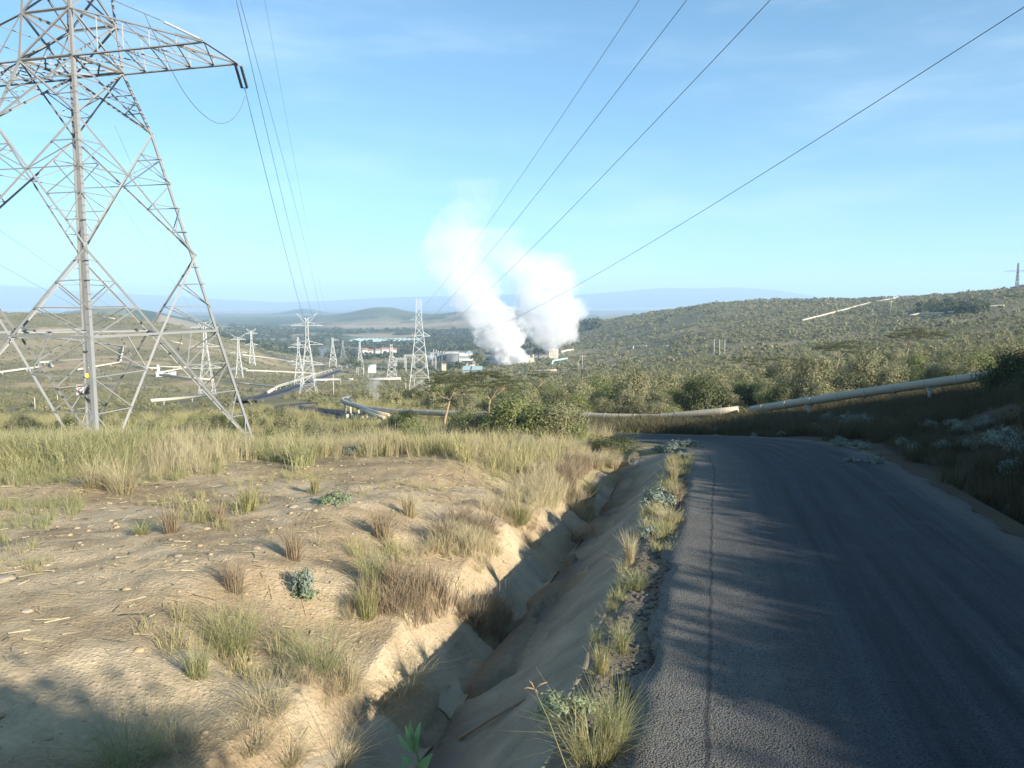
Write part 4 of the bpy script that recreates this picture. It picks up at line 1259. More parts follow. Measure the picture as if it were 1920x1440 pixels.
# ------------------------------------------------------------------ steam and smoke
def plume(name, label, Y, keys, dens, rough, seed, col=(1, 1, 1), cat='steam', stretch=1.0):
    """KEYS: (px, py, half width in px, density 0-1), bottom first"""
    K = []
    for px, py, w, d in keys:
        p = at(px, py, Y); K.append((p.z, p.x, w * Y / F, d))
    z0, z1 = K[0][0], K[-1][0]; x0 = K[0][1]; Hh = z1 - z0
    rmax = max(k[2] for k in K); span = max(abs(k[1] - x0) for k in K) + 1
    m, nt, out = new_mat(name + '_volume')
    geo = N(nt, 'ShaderNodeNewGeometry')
    n1 = N(nt, 'ShaderNodeTexNoise', in_Scale=1.0 / (rough * 1.0), in_Detail=4.0, in_Roughness=.58)
    off = N(nt, 'ShaderNodeVectorMath', operation='ADD'); off.inputs[1].default_value = (seed * 31.0, seed * 17.0, seed * 7.0)
    nt.links.new(geo.outputs['Position'], off.inputs[0]); nt.links.new(off.outputs[0], n1.inputs['Vector'])
    sub = N(nt, 'ShaderNodeVectorMath', operation='SUBTRACT'); sub.inputs[1].default_value = (.5, .5, .5)
    nt.links.new(n1.outputs['Color'], sub.inputs[0])
    sc = N(nt, 'ShaderNodeVectorMath', operation='SCALE'); sc.inputs['Scale'].default_value = rough * 2.6
    nt.links.new(sub.outputs[0], sc.inputs[0])
    n2 = N(nt, 'ShaderNodeTexNoise', in_Scale=3.4 / rough, in_Detail=3.0, in_Roughness=.6); nt.links.new(off.outputs[0], n2.inputs['Vector'])
    sub2 = N(nt, 'ShaderNodeVectorMath', operation='SUBTRACT'); sub2.inputs[1].default_value = (.5, .5, .5); nt.links.new(n2.outputs['Color'], sub2.inputs[0])
    sc2 = N(nt, 'ShaderNodeVectorMath', operation='SCALE'); sc2.inputs['Scale'].default_value = rough * 1.0; nt.links.new(sub2.outputs[0], sc2.inputs[0])
    ad0 = N(nt, 'ShaderNodeVectorMath', operation='ADD'); nt.links.new(sc.outputs[0], ad0.inputs[0]); nt.links.new(sc2.outputs[0], ad0.inputs[1])
    add = N(nt, 'ShaderNodeVectorMath', operation='ADD'); nt.links.new(geo.outputs['Position'], add.inputs[0]); nt.links.new(ad0.outputs[0], add.inputs[1])
    sep = N(nt, 'ShaderNodeSeparateXYZ'); nt.links.new(add.outputs[0], sep.inputs[0])
    f = math_n(nt, 'DIVIDE', math_n(nt, 'SUBTRACT', sep.outputs[2], z0), Hh, clamp=True)
    ramp = N(nt, 'ShaderNodeValToRGB'); cr = ramp.color_ramp
    while len(cr.elements) < len(K): cr.elements.new(.5)
    for e, (z, x, r_, d) in zip(cr.elements, K):
        e.position = (z - z0) / Hh
    for e, (z, x, r_, d) in zip(cr.elements, K):
        e.color = (.5 + .5 * (x - x0) / span, r_ / rmax, d, 1)
    nt.links.new(f, ramp.inputs[0])
    sp = N(nt, 'ShaderNodeSeparateColor'); nt.links.new(ramp.outputs[0], sp.inputs[0])
    cx = math_n(nt, 'MULTIPLY_ADD', sp.outputs[0], 2 * span, x0 - span)
    rr = math_n(nt, 'MULTIPLY', sp.outputs[1], rmax)
    dx = math_n(nt, 'DIVIDE', math_n(nt, 'SUBTRACT', sep.outputs[0], cx), rr); dy = math_n(nt, 'DIVIDE', math_n(nt, 'SUBTRACT', sep.outputs[1], Y), rr)
    d = math_n(nt, 'SQRT', math_n(nt, 'ADD', math_n(nt, 'MULTIPLY', dx, dx), math_n(nt, 'MULTIPLY', dy, dy)))
    mr = N(nt, 'ShaderNodeMapRange', interpolation_type='SMOOTHSTEP'); mr.inputs[1].default_value = 1.0; mr.inputs[2].default_value = .88; mr.inputs[3].default_value = 0; mr.inputs[4].default_value = 1
    nt.links.new(d, mr.inputs[0])
    dn = math_n(nt, 'MULTIPLY', math_n(nt, 'MULTIPLY', mr.outputs[0], sp.outputs[2]), dens)
    pv = N(nt, 'ShaderNodeVolumePrincipled'); pv.inputs['Color'].default_value = (*col, 1); pv.inputs['Anisotropy'].default_value = .0
    nt.links.new(dn, pv.inputs['Density']); nt.links.new(pv.outputs[0], out.inputs['Volume'])
    # closed hull round the plume
    pts, rad = [], []
    zz = np.linspace(z0 - rmax * .05, z1 + rmax * .5, 26)
    for z in zz:
        pts.append((np.interp(z, [k[0] for k in K], [k[1] for k in K]) - x0, 0, z - z0)); rad.append(np.interp(z, [k[0] for k in K], [k[2] for k in K]) * 1.05 + rough * .7)
    o = MB(); n = 20
    for p, r_ in zip(pts, rad):
        for a in range(n): o.v.append((p[0] + r_ * math.cos(a * 2 * math.pi / n), r_ * math.sin(a * 2 * math.pi / n), p[2]))
    for i in range(len(pts) - 1):
        for a in range(n): o.f.append((i * n + a, i * n + (a + 1) % n, (i + 1) * n + (a + 1) % n, (i + 1) * n + a))
    o.f.append(tuple(reversed(range(n)))); e = (len(pts) - 1) * n; o.f.append(tuple(e + a for a in range(n)))
    ob = o.build(name, m, None, True, (x0, Y, z0)); tag(ob, label, cat)
    return ob


plume('steam_plume', 'dense brilliant white steam billowing from behind the cream turbine hall', 800,
      [(955, 690, 22, 1.0), (955, 678, 34, 1.0), (952, 655, 40, .9), (940, 632, 44, .6), (926, 605, 50, .36), (905, 580, 50, .26), (886, 552, 46, .17), (868, 522, 56, .12), (848, 482, 64, .10), (850, 440, 52, .09), (866, 405, 38, .055), (888, 370, 40, .02)], .165, 22, 1, (.96, .965, .98))
plume('steam_plume', 'wide soft steam column rising from the cream cooling tower', 885,
      [(1038, 662, 14, .7), (1036, 650, 26, .55), (1034, 625, 54, .40), (1034, 595, 64, .32), (1031, 560, 64, .25), (1018, 525, 66, .24), (996, 495, 72, .17), (955, 478, 72, .10), (905, 465, 66, .05)], .095, 24, 4, (.96, .965, .98))
plume('smoke_plume', 'small bluish smoke drifting beside the small pale pylons', 820, [(602, 670, 6, 1), (606, 660, 11, .8), (612, 650, 12, .4), (618, 640, 13, .15)], .035, 9, 7, (.75, .85, 1.0), 'smoke')
plume('steam_plume', 'thin wisp of vent steam among bushes above the lower road', 125, [(701, 755, 5, 1.0), (701, 740, 10, .8), (704, 722, 13, .55), (707, 705, 16, .2)], .33, 2.2, 9)

# ------------------------------------------------------------------ woody plants
PIPELINES = []
for o in list(scene.objects):
    if o.name.startswith('steam_pipe'):
        for ch in o.children:
            if ch.name.startswith('pipe_run'):
                v = np.array([tuple(p.co) for p in ch.data.vertices])
                PIPELINES.append(v[:, :2] + np.array(o.location)[:2])


def pipe_dist(x, y):
    d = np.full(x.shape, 1e9)
    for P in PIPELINES:
        c = P[::6] if len(P) > 60 else P
        lo, hi = c.min(0) - 12, c.max(0) + 12
        k = (x > lo[0]) & (x < hi[0]) & (y > lo[1]) & (y < hi[1])
        if not k.any(): continue
        # distance to the polyline through ring centres
        L = []
        nring = 20 if len(P) % 20 == 0 else 8
        cen = P.reshape(-1, nring, 2).mean(1) if len(P) % nring == 0 else P[::8]
        d[k] = np.minimum(d[k], poly_dist(x[k], y[k], cen))
    return d


T_NEAR = [leaf_cloud(4600, (1, 1, 1.0), .046, 100 + i, 34, .25, asp=2.0) for i in range(5)]
T_UP = [leaf_cloud(3800, (1, 1, 1.25), .046, 130 + i, 40, .3, asp=2.2) for i in range(3)]
T_MID = [leaf_cloud(1000, (1, 1, .95), .095, 200 + i, 18, .25) for i in range(6)]
T_FAR = [leaf_cloud(230, (1, 1, .85), .20, 300 + i, 9, .25, asp=1.3) for i in range(6)]
T_TINY = [leaf_cloud(60, (1, 1, .8), .42, 400 + i, 9, .25, asp=1.2) for i in range(6)]


def stems(n, h, spread, seed, r=.035):
    g = np.random.default_rng(seed); b = MB()
    for i in range(n):
        a = g.uniform(0, 6.28); e = Vector((math.cos(a) * spread * g.uniform(.4, 1), math.sin(a) * spread * g.uniform(.4, 1), h * g.uniform(.7, 1)))
        m = e * .5 + Vector((g.normal() * .06, g.normal() * .06, .05))
        b.tube([(0, 0, -.25), tuple(m), tuple(e)], [r, r * .7, r * .3], 5, False)
    return b


BUSH_PROTO = []


def bush_mesh(name, tpl, mat):
    v, f, a = tpl
    o = mesh_np(name, v, f, mat, False, {'var': a}); me = o.data
    bpy.data.objects.remove(o)
    return me


BM = {}
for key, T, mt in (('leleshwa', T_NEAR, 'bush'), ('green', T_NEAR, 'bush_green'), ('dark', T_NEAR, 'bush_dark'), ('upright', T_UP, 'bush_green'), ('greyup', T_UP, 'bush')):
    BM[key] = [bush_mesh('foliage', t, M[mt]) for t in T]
STEM_ME = []
for i in range(3):
    o = stems(7, .75, .5, 50 + i).build('stem', M['bark'], None); STEM_ME.append(o.data); bpy.data.objects.remove(o)


def place_bush(x, y, rad, h, kind, label, group=None, var=None, name='bush'):
    root = empty(name, (x, y, Hs(x, y)), float(rng.uniform(0, 6.28))); tag(root, label, 'bush', group)
    me = BM[kind]; m = me[int(rng.integers(len(me)))]
    for nm, d in (('foliage', m), ('stem', STEM_ME[int(rng.integers(3))])):
        o = bpy.data.objects.new(nm, d); o.parent = root; o.scale = (rad, rad, h); COL.objects.link(o)
    return root


# scattered scrub on the slopes: the largest as objects, the rest as one cover
def grid_pts(y0, y1, cell, seed):
    g = np.random.default_rng(seed)
    ys = np.arange(y0, y1, cell); P = []
    for y in ys:
        xs = np.arange(-.68 * y, .68 * y, cell)
        P.append(np.stack([xs + g.uniform(-.5, .5, len(xs)) * cell, y + g.uniform(-.5, .5, len(xs)) * cell], -1))
    return np.concatenate(P)


def bush_field(y0, y1, cell, seed):
    p = grid_pts(y0, y1, cell, seed); x, y = p[:, 0], p[:, 1]
    g = np.random.default_rng(seed + 1)
    c = 960 + F * x / y
    dens = np.interp(c, [0, 450, 600, 800, 1000, 1150, 1900], [.62, .62, .62, .7, .8, .86, .9])
    dens = dens * (.22 + 1.2 * sstep(.36, .56, .5 * fbm(x / 28, y / 28, 3, 15) + .5 * fbm(x / 110, y / 110, 3, 16)))
    left = sstep(900, 600, c)
    dens = np.where((c < 560) & (fbm(x / 45, y / 30, 4, 43) > .64), dens * .2, dens)
    k = g.uniform(0, 1, len(x)) < dens
    k &= road_gap(x, y) > 1.5
    k &= pipe_dist(x, y) > np.where(y < 115, 1.6, np.where(y < 480, 4.5, 3.0))
    # pylon feet, look-out of the drop behind the near brow
    k &= ~((c < 520) & (y < 62))
    x, y, left = x[k], y[k], left[k]
    rad = g.uniform(.9, 1.75, len(x)) * (1 - .42 * left) * np.exp(np.clip(g.normal(0, .25, len(x)), -.5, .35))
    rad = rad * np.where(pipe_dist(x, y) < 9, .6, 1.0)
    h = rad * g.uniform(1.0, 1.55, len(x))
    return x, y, rad, h


fx, fy, fr, fh = [], [], [], []
for a in ((62, 150, 3.1, 1), (150, 480, 3.9, 2), (480, 1000, 6.2, 3), (1000, 1750, 8.5, 4)):
    x, y, rad, h = bush_field(*a)
    if a[0] >= 480: rad = rad * (1.35 if a[0] < 900 else 1.9); h = h * (1.1 if a[0] < 900 else 1.4)
    fx.append(x); fy.append(y); fr.append(rad); fh.append(h)
fx, fy, fr, fh = map(np.concatenate, (fx, fy, fr, fh))
fz = H(fx, fy)
vis = visible(fx, fy, fz + fh * 1.1)
fx, fy, fz, fr, fh = fx[vis], fy[vis], fz[vis], fr[vis], fh[vis]
# keep the view of the lower road and pipes open
c_ = 960 + F * fx / fy
blk = (c_ > 530) & (c_ < 735) & (fy < 118)
py_top = np.array(720 - F * (SP + (fz + fh) / fy * CP) / (CP - (fz + fh) / fy * SP))
lim = np.interp(c_, [0, 500, 560, 760, 1000, 1250, 1430, 1700, 1920], [742, 742, 706, 700, 702, 702, 684, 655, 628])
keep = ~(blk & (py_top < 786)) & ~((fy < 220) & (py_top < lim))
fx, fy, fz, fr, fh, c_ = fx[keep], fy[keep], fz[keep], fr[keep], fh[keep], c_[keep]
size = fr * fh / fy ** 2
infr = (c_ > 0) & (c_ < 1920)
order = np.argsort(-size * infr)
top = order[:255]; rest = order[255:]
WHERE = [((0, 420), 'on the slope behind the big pylon'), ((420, 560), 'on the grassy spur by the twin pylons'), ((560, 760), 'near the lower road hairpin'), ((760, 1010), 'around the umbrella acacias'), ((1010, 1250), 'behind the pipe elbow'),
         ((1250, 1430), 'below the three white poles'), ((1430, 1680), 'on the slope above the climbing pipe'), ((1680, 1921), 'near the upper climbing pipe')]
for i in top:
    c = c_[i]; wl = next((t for (a, b), t in WHERE if a <= c < b), 'on the scrub slope')
    kd = ['leleshwa', 'leleshwa', 'green', 'dark', 'greyup'][int(rng.integers(5))]
    tone = {'leleshwa': 'olive', 'green': 'yellowish', 'dark': 'dark', 'greyup': 'upright'}[kd]
    sz = 'large' if fr[i] > 1.6 else 'medium sized' if fr[i] > 1.0 else 'small'
    dist = 'lowest row' if fy[i] < 90 else 'halfway up' if fy[i] < 130 else 'highest row'
    lab = f'{sz} {tone} bush {wl}, {dist}'.replace('medium sized ', '').replace(' in ', ' in ')
    place_bush(fx[i], fy[i], fr[i], fh[i], kd, lab, 'scrub bushes ' + wl)


def bulk(name, sel, T, mats, seed):
    g = np.random.default_rng(seed)
    if not len(sel): return
    w = g.integers(0, len(T), len(sel))
    pos = np.stack([fx[sel], fy[sel], fz[sel] - .15], -1)
    scl = np.stack([fr[sel], fr[sel], fh[sel]], -1)
    v, f, a = scatter(T, w, pos, g.uniform(0, 6.28, len(sel)), scl, np.clip((fbm(fx[sel] / 45, fy[sel] / 45, 4, 5) - .5) * 2.2 + .5 + g.normal(0, .16, len(sel)), 0, 1.0), .32)
    return v, f, a


parts_ = []
ry = fy[rest]
for lo, hi, T, sd in ((0, 150, T_MID, 1), (150, 480, T_FAR, 2), (480, 5000, T_TINY, 3)):
    r_ = bulk('', rest[(ry >= lo) & (ry < hi)], T, None, sd)
    if r_: parts_.append(r_)
v, f, a = merge(parts_)
M['scrub'] = foliage('scrub_leaves', (.165, .165, .076), (.305, .285, .145), (.075, .085, .04), .28)
tag(mesh_np('scrub_vegetation', v, f, M['scrub'], False, {'var': a}), kind='stuff')
print('scrub', len(rest), len(f))

# distant woods on the valley floor
g = np.random.default_rng(77)
wy = np.exp(g.uniform(math.log(1250), math.log(2700), 9000)); wc = g.uniform(380, 1120, 9000); wx = (wc - 960) / F * wy
nn = fbm(wc / 55, np.log(wy) * 34, 4, 61)
k = (nn < .49) & ~((wc > 640) & (wc < 800) & (wy > 1900) & (wy < 2400)) & ~((wc > 770) & (wc < 930) & (wy < 1420))
wx, wy = wx[k], wy[k]; wz = H(wx, wy); k = visible(wx, wy, wz + 9); wx, wy, wz = wx[k], wy[k], wz[k]
rr = g.uniform(4, 9, len(wx))
v, f, a = scatter(T_TINY, g.integers(0, 6, len(wx)), np.stack([wx, wy, wz - 1], -1), g.uniform(0, 6.28, len(wx)), np.stack([rr, rr, rr * g.uniform(.9, 1.6, len(wx))], -1), g.uniform(0, 1, len(wx)))
tag(mesh_np('valley_woods', v, f, M['bush_dark'], False, {'var': a}), kind='stuff')
print('woods', len(wx))


# trees
def limb(b, p, d, L, r, g, depth, tips):
    q = p + d * L
    m = p + d * L * .5 + Vector((g.normal(), g.normal(), 0)) * L * .06
    b.tube([p, m, q], [r, r * .82, r * .62], 6, False)
    if depth == 0: tips.append(q); return
    for k in range(2 + (g.random() < .5)):
        a = g.uniform(0, 6.28); s = g.uniform(.45, .85)
        e = (d + Vector((math.cos(a), math.sin(a), .05)) * s).normalized()
        limb(b, q, e, L * g.uniform(.6, .85), r * .6, g, depth - 1, tips)


def acacia(px, base, Y, top, width, label, seed, name='acacia_tree', pads=34, lean=0.1):
    g = np.random.default_rng(seed)
    x = at(px, base, Y).x; z = Hs(x, Y); h = at(px, top, Y).z - z; w = width / 2 * Y / F
    root = empty(name, (x, Y, z)); tag(root, label, 'tree')
    b = MB(); tips = []
    d = Vector((lean, 0, 1)).normalized(); th = h * .52; r = max(.017 * h, .045)
    b.tube([(0, 0, -.3), tuple(d * th * .5 + Vector((-.04 * h, 0, 0))), tuple(d * th)], [r * 1.2, r, r * .8], 8, False)
    p = d * th
    for k in range(6):
        a = k / 6 * 6.28 + g.uniform(-.3, .3); e = Vector((math.cos(a), math.sin(a), g.uniform(.35, .8))).normalized()
        limb(b, p, e, w * g.uniform(.32, .5), r * .5, g, 1, tips)
    b.build('trunk', M['bark_pale'], root, True)
    pts = []
    parts = []
    for k in range(pads):
        a = g.uniform(0, 6.28); rr = w * math.sqrt(g.uniform(0, 1)) * .86
        zz = h * (1 - .16 * (rr / w) ** 2) - h * g.uniform(0, .20) - h * .05
        R_ = w * g.uniform(.22, .40)
        v, f, aa = leaf_cloud(520, (R_, R_, R_ * .24), .022 * w * .62, seed * 50 + k, 7, .1, .6, 1.6)
        v = v + np.array([math.cos(a) * rr + d.x * h, math.sin(a) * rr, zz])
        parts.append((v, f, aa))
    v, f, aa = merge(parts)
    mesh_np('crown', v, f, M['acacia'], False, {'var': aa}, root)
    return root


acacia(836, 792, 50, 683, 118, 'flat topped umbrella acacia with a bare slim trunk in front of the slim pylon', 3)
acacia(922, 788, 56, 691, 142, 'broad spreading acacia with forked trunk beside the umbrella acacia', 5, pads=34, lean=-.05)
acacia(1000, 760, 95, 688, 70, 'small flat acacia behind the broad spreading one', 8, pads=16)
acacia(1490, 700, 150, 668, 120, 'dark flat acacia below the three white poles', 11, pads=26)
acacia(1400, 690, 190, 668, 80, 'pale flat acacia beside the foot of the three white poles', 12, pads=20)
acacia(1570, 680, 170, 635, 110, 'spreading acacia high on the scrub slope above the climbing pipe', 13, pads=26)
acacia(1700, 660, 180, 612, 120, 'spreading acacia beneath the white pipe on the ridge side', 14, pads=26)
for i, (px, base, Y, top, w, lab) in enumerate(((664, 694, 800, 668, 30, 'dark rounded tree beside the small brownish pylon'), (648, 692, 900, 668, 22, 'dark tree near the end of the valley road'), (893, 684, 780, 658, 26, 'dark dense tree in front of the stepped turbine hall'),
                                               (914, 692, 740, 676, 22, 'rounded tree below the stepped turbine hall'), (744, 694, 700, 682, 20, 'green bushy tree beside the switchyard'), (862, 690, 730, 676, 24, 'rounded tree before the low cream wall'),
                                               (1010, 668, 900, 645, 26, 'tall dark tree touching the louvred hall'))):
    x = at(px, base, Y).x; z = at(px, base, Y).z; h = (base - top) * Y / F; rw = w / 2 * Y / F
    root = empty('leafy_tree', (x, Y, z)); tag(root, lab, 'tree')
    MB().tube([(0, 0, -3), (0, 0, h * .5)], [.5, .35], 6).build('trunk', M['bark'], root)
    v, f, aa = leaf_cloud(520, (rw, rw, h * .62), rw * .16, 600 + i, 22, .3, asp=1.4); v[:, 2] += h * .06
    mesh_np('crown', v, f, M['bush_dark'], False, {'var': aa}, root)
# dark thicket on the ridge side
g = np.random.default_rng(5); n = 60
q = [ground_at(float(g.uniform(1722, 1850)), float(g.uniform(572, 589))) for _ in range(n)]
q = np.array([tuple(p) for p in q]); rr = g.uniform(3, 5.5, n)
v, f, a = scatter(T_FAR, g.integers(0, 6, n), q - np.array([0, 0, .5]), g.uniform(0, 6, n), np.stack([rr, rr, rr * 1.4], -1), g.uniform(0, 1, n))
tag(mesh_np('ridge_thicket_foliage', v, f, M['bush_dark'], False, {'var': a}), kind='stuff')

# near bushes along the brow
NB = [(880, 842, 62, 1.0, 'green', 'yellowish green bush on the grassy brow, third from the road end'), (932, 842, 58, 1.0, 'upright', 'upright green bush on the grassy brow below the broad acacia'), (976, 840, 78, 1.1, 'upright', 'tallest upright green bush on the grassy brow'),
      (1016, 842, 74, 1.1, 'green', 'broad yellowish bush next to the tallest upright one on the brow'), (1056, 838, 66, 1.0, 'greyup', 'last olive bush on the brow before the road bend'), (765, 826, 56, .9, 'upright', 'twiggy green bush in front of the umbrella acacia trunk'),
      (812, 832, 48, 1.2, 'green', 'low spreading green bush below the umbrella acacia'), (846, 835, 44, 1.1, 'greyup', 'grey green bush on the brow between the two acacias'), (712, 824, 36, 1.1, 'leleshwa', 'low olive bush on the brow under the vent steam'),
      (662, 822, 38, 1.1, 'green', 'low green bush on the brow below the striped barrier'), (610, 818, 34, 1.2, 'leleshwa', 'low olive bush on the brow below the hairpin'), (560, 822, 34, 1.2, 'leleshwa', 'flat olive bush on the brow beside the pylon outer foot'),
      (505, 800, 46, 1.3, 'green', 'dense green bush just beyond the pylon outer foot'), (420, 812, 40, 1.2, 'leleshwa', 'olive bush under the pylon between two legs'), (385, 800, 40, 1.0, 'dark', 'dark bush under the pylon brace'), (275, 838, 40, 1.1, 'green', 'round green bush beside the middle pylon leg'),
      (320, 828, 34, 1.2, 'leleshwa', 'spreading olive bush under the pylon, behind straw grass'), (50, 800, 44, 1.5, 'leleshwa', 'wide olive bush beyond the pylon at the frame edge'), (110, 815, 40, 1.4, 'green', 'green bush between the frame edge and the pylon foot'),
      (592, 830, 44, 1.3, 'greyup', 'grey bush in dry grass below the hairpin, widest there'), (640, 834, 36, 1.2, 'green', 'roundish green bush in the dry grass under the barrier'), (690, 836, 40, 1.1, 'upright', 'twiggy bush in the dry grass under the vent wisp'), (742, 838, 40, 1.2, 'leleshwa', 'grey olive bush beside the twiggy one in dry grass'), (792, 840, 46, 1.1, 'green', 'fresh green bush in dry grass below the slim acacia trunk'), (905, 846, 50, 1.1, 'greyup', 'pale grey bush between yellowish brow bushes'), (955, 848, 54, 1.1, 'green', 'fresh bush at the foot of the tallest upright one'), (1036, 846, 52, 1.2, 'leleshwa', 'grey olive bush before the bend with a ragged top'), (1076, 842, 44, 1.0, 'green', 'small green bush touching the road bend')]
for px, base, hp, asp_, kd, lab in NB:
    Y = np.interp(px, [0, 300, 560, 700, 900, 1060], [60, 66, 48, 42, 33, 31]) if base < 836 or px < 800 else np.interp(px, [840, 1060], [34, 31])
    x = (px - 960) / F * Y; h = hp * Y / F * (1.15 if px > 850 else .95)
    place_bush(x, float(Y), h * .62 * asp_, h * .72, kd, lab)

for i in range(26):
    px = 8 + i * 22 + float(rng.uniform(-8, 8)); Y = float(rng.uniform(27, 50)); x = (px - 960) / F * Y; h = float(rng.uniform(.55, 1.05))
    place_bush(x, Y, h * .75, h * .8, ['leleshwa', 'green', 'greyup'][i % 3], 'small shrub standing in the tall dry grass', 'small shrubs in the tall dry grass')
for i, (px, Y, h, kd) in enumerate(((742, 62, 1.9, 'green'), (778, 58, 1.5, 'greyup'), (862, 52, 1.9, 'green'), (905, 50, 1.6, 'leleshwa'), (950, 48, 2.0, 'greyup'), (985, 47, 1.7, 'green'), (1020, 46, 2.0, 'leleshwa'), (1052, 45, 1.9, 'greyup'), (690, 60, 1.2, 'leleshwa'))):
    place_bush((px - 960) / F * Y, Y, h * .62, h * .72, kd, ['yellowish bush screening the grey pipe under the umbrella acacia', 'upright bush leaning to the grey pipe by the acacia trunk', 'yellowish bush between both acacia trunks over the pipe', 'olive bush hiding the pipe under the broad acacia', 'upright bush in front of the pipe past the broad acacia', 'yellowish bush in front of the pipe midway to the elbow', 'ragged olive bush masking the pipe before the elbow', 'upright bush closest to the pipe elbow on its dry side', 'low olive bush near the joined parallel pipes'][i])
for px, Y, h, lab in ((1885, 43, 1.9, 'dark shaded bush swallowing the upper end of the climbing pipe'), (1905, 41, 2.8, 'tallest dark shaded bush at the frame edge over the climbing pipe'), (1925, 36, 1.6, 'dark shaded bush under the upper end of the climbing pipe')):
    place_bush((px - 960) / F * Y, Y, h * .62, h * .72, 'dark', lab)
# shrubs with silver leaves
T_SIL = [leaf_cloud(1300, (1, 1, .9), .085, 700 + i, 16, .25, asp=2.6) for i in range(3)]
SIL_ME = [bush_mesh('foliage', t, M['silver']) for t in T_SIL]
SIL = [(1552, 800, 32), (1604, 805, 40), (1640, 800, 24), (1530, 812, 22), (1465, 818, 14), (1432, 806, 16), (1575, 838, 24), (1612, 842, 20), (1640, 870, 26), (1690, 836, 20), (1745, 808, 26), (1805, 812, 28), (1810, 842, 26), (1712, 850, 26), (1880, 836, 44), (1898, 895, 44), (1786, 800, 20), (1768, 842, 22), (1850, 800, 24),
       (1660, 800, 22), (1415, 820, 12), (1345, 812, 14), (1600, 868, 16), (1905, 850, 30), (1895, 970, 30), (1290, 806, 12), (1250, 800, 10), (1500, 790, 14)]
SD = ['with a tall spiky top', 'spreading low', 'half hidden in dark grass', 'beside bare soil', 'next to the road edge', 'standing alone']
for i, (px, py, hp) in enumerate(SIL):
    p = ground_at(px, py); h = hp * p.y / F
    root = empty('silver_shrub', p, i * 1.7)
    tag(root, f'silver leaved shrub {SD[i % 6]} ' + ('by the road bend' if px < 1480 else 'below the climbing pipe' if px < 1660 else 'under dark trees'), 'shrub', 'silver shrubs on the shaded bank')
    for nm, d in (('foliage', SIL_ME[i % 3]), ('stem', STEM_ME[i % 3])):
        o = bpy.data.objects.new(nm, d); o.parent = root; o.scale = (h * (.6 + .4 * ((i * 7) % 5) / 5), h * (.6 + .4 * ((i * 3) % 4) / 4), h * .68); COL.objects.link(o)
for px, py, hp, w_, lab in ((1232, 948, 42, 1.0, 'bright silver leaved plant on the sunlit road verge'), (1216, 1006, 26, .9, 'bluish rosette plant on the road verge lip'), (1285, 842, 22, 1.6, 'silver shrub at the inner corner of the road bend'), (1258, 846, 20, 1.4, 'silver shrub second from the inner corner of the bend'), (1236, 848, 16, 1.4, 'low silver shrub last in the row at the bend'),
                          (1276, 858, 16, 1.0, 'small silver shrub with white tips on the drain lip near the bend'), (665, 852, 22, 1.1, 'white leaved shrub in the dry grass below the hairpin'), (985, 838, 26, 1.3, 'whitish shrub at the foot of the green brow bushes'), (1095, 842, 16, 1.0, 'small whitish shrub in grass near the dark low bush'), (568, 1112, 62, .45, 'lone silver seedling on the bare orange soil')):
    p = ground_at(px, py); h = hp * p.y / F
    root = empty('silver_shrub', p, px); tag(root, lab, 'shrub')
    for nm, d in (('foliage', SIL_ME[int(px) % 3]), ('stem', STEM_ME[0])):
        o = bpy.data.objects.new(nm, d); o.parent = root; o.scale = (h * w_ * .8, h * w_ * .8, h * .72); COL.objects.link(o)
p = ground_at(1152, 846); h = 34 * p.y / F
root = empty('dark_shrub', p); tag(root, 'low dark green feathery shrub on the drain edge before the bend', 'shrub')
for nm, d in (('foliage', BM['dark'][0]), ('stem', STEM_ME[1])):
    o = bpy.data.objects.new(nm, d); o.parent = root; o.scale = (h * 1.5, h * 1.2, h * .7); COL.objects.link(o)

# woodland outside the frame to the right: its shade lies over the road
g = np.random.default_rng(21); tp = []
for i in range(4):
    b = []
    v, f, a = leaf_cloud(2600, (1, 1, 1.45), .15, 900 + i, 40, .25, asp=1.3); v[:, 2] *= 1.95 / v[:, 2].max()
    t = MB().tube([(0, 0, -.1), (.03, .02, .6), (0, 0, 1.1)], [.07, .055, .03], 6, False)
    tv = np.array(t.v); tf = np.array(t.f)
    tp.append(merge([(v, f, a), (tv, tf, np.zeros(len(tv)))]))
TE = math.tan(SUN_EL)
SX, SY = math.sin(SUN_AZ), math.cos(SUN_AZ)


def reach(t, w):
    """lateral place on the road section up to which the shade of a crown at W across the sun's direction goes"""
    return float(np.interp(w, [2.6, 2.75, 3.6, 3.8, 4.2, 4.5, 5.4, 5.7, 9.8, 10.6, 13.6, 14.6, 16.5, 17.2, 18.0, 19], [-2.9, .4, .4, -2.4, -2.4, .5, .5, -2.7, -2.7, .7, .7, -2.8, -2.8, .2, -2.8, -2.9]))


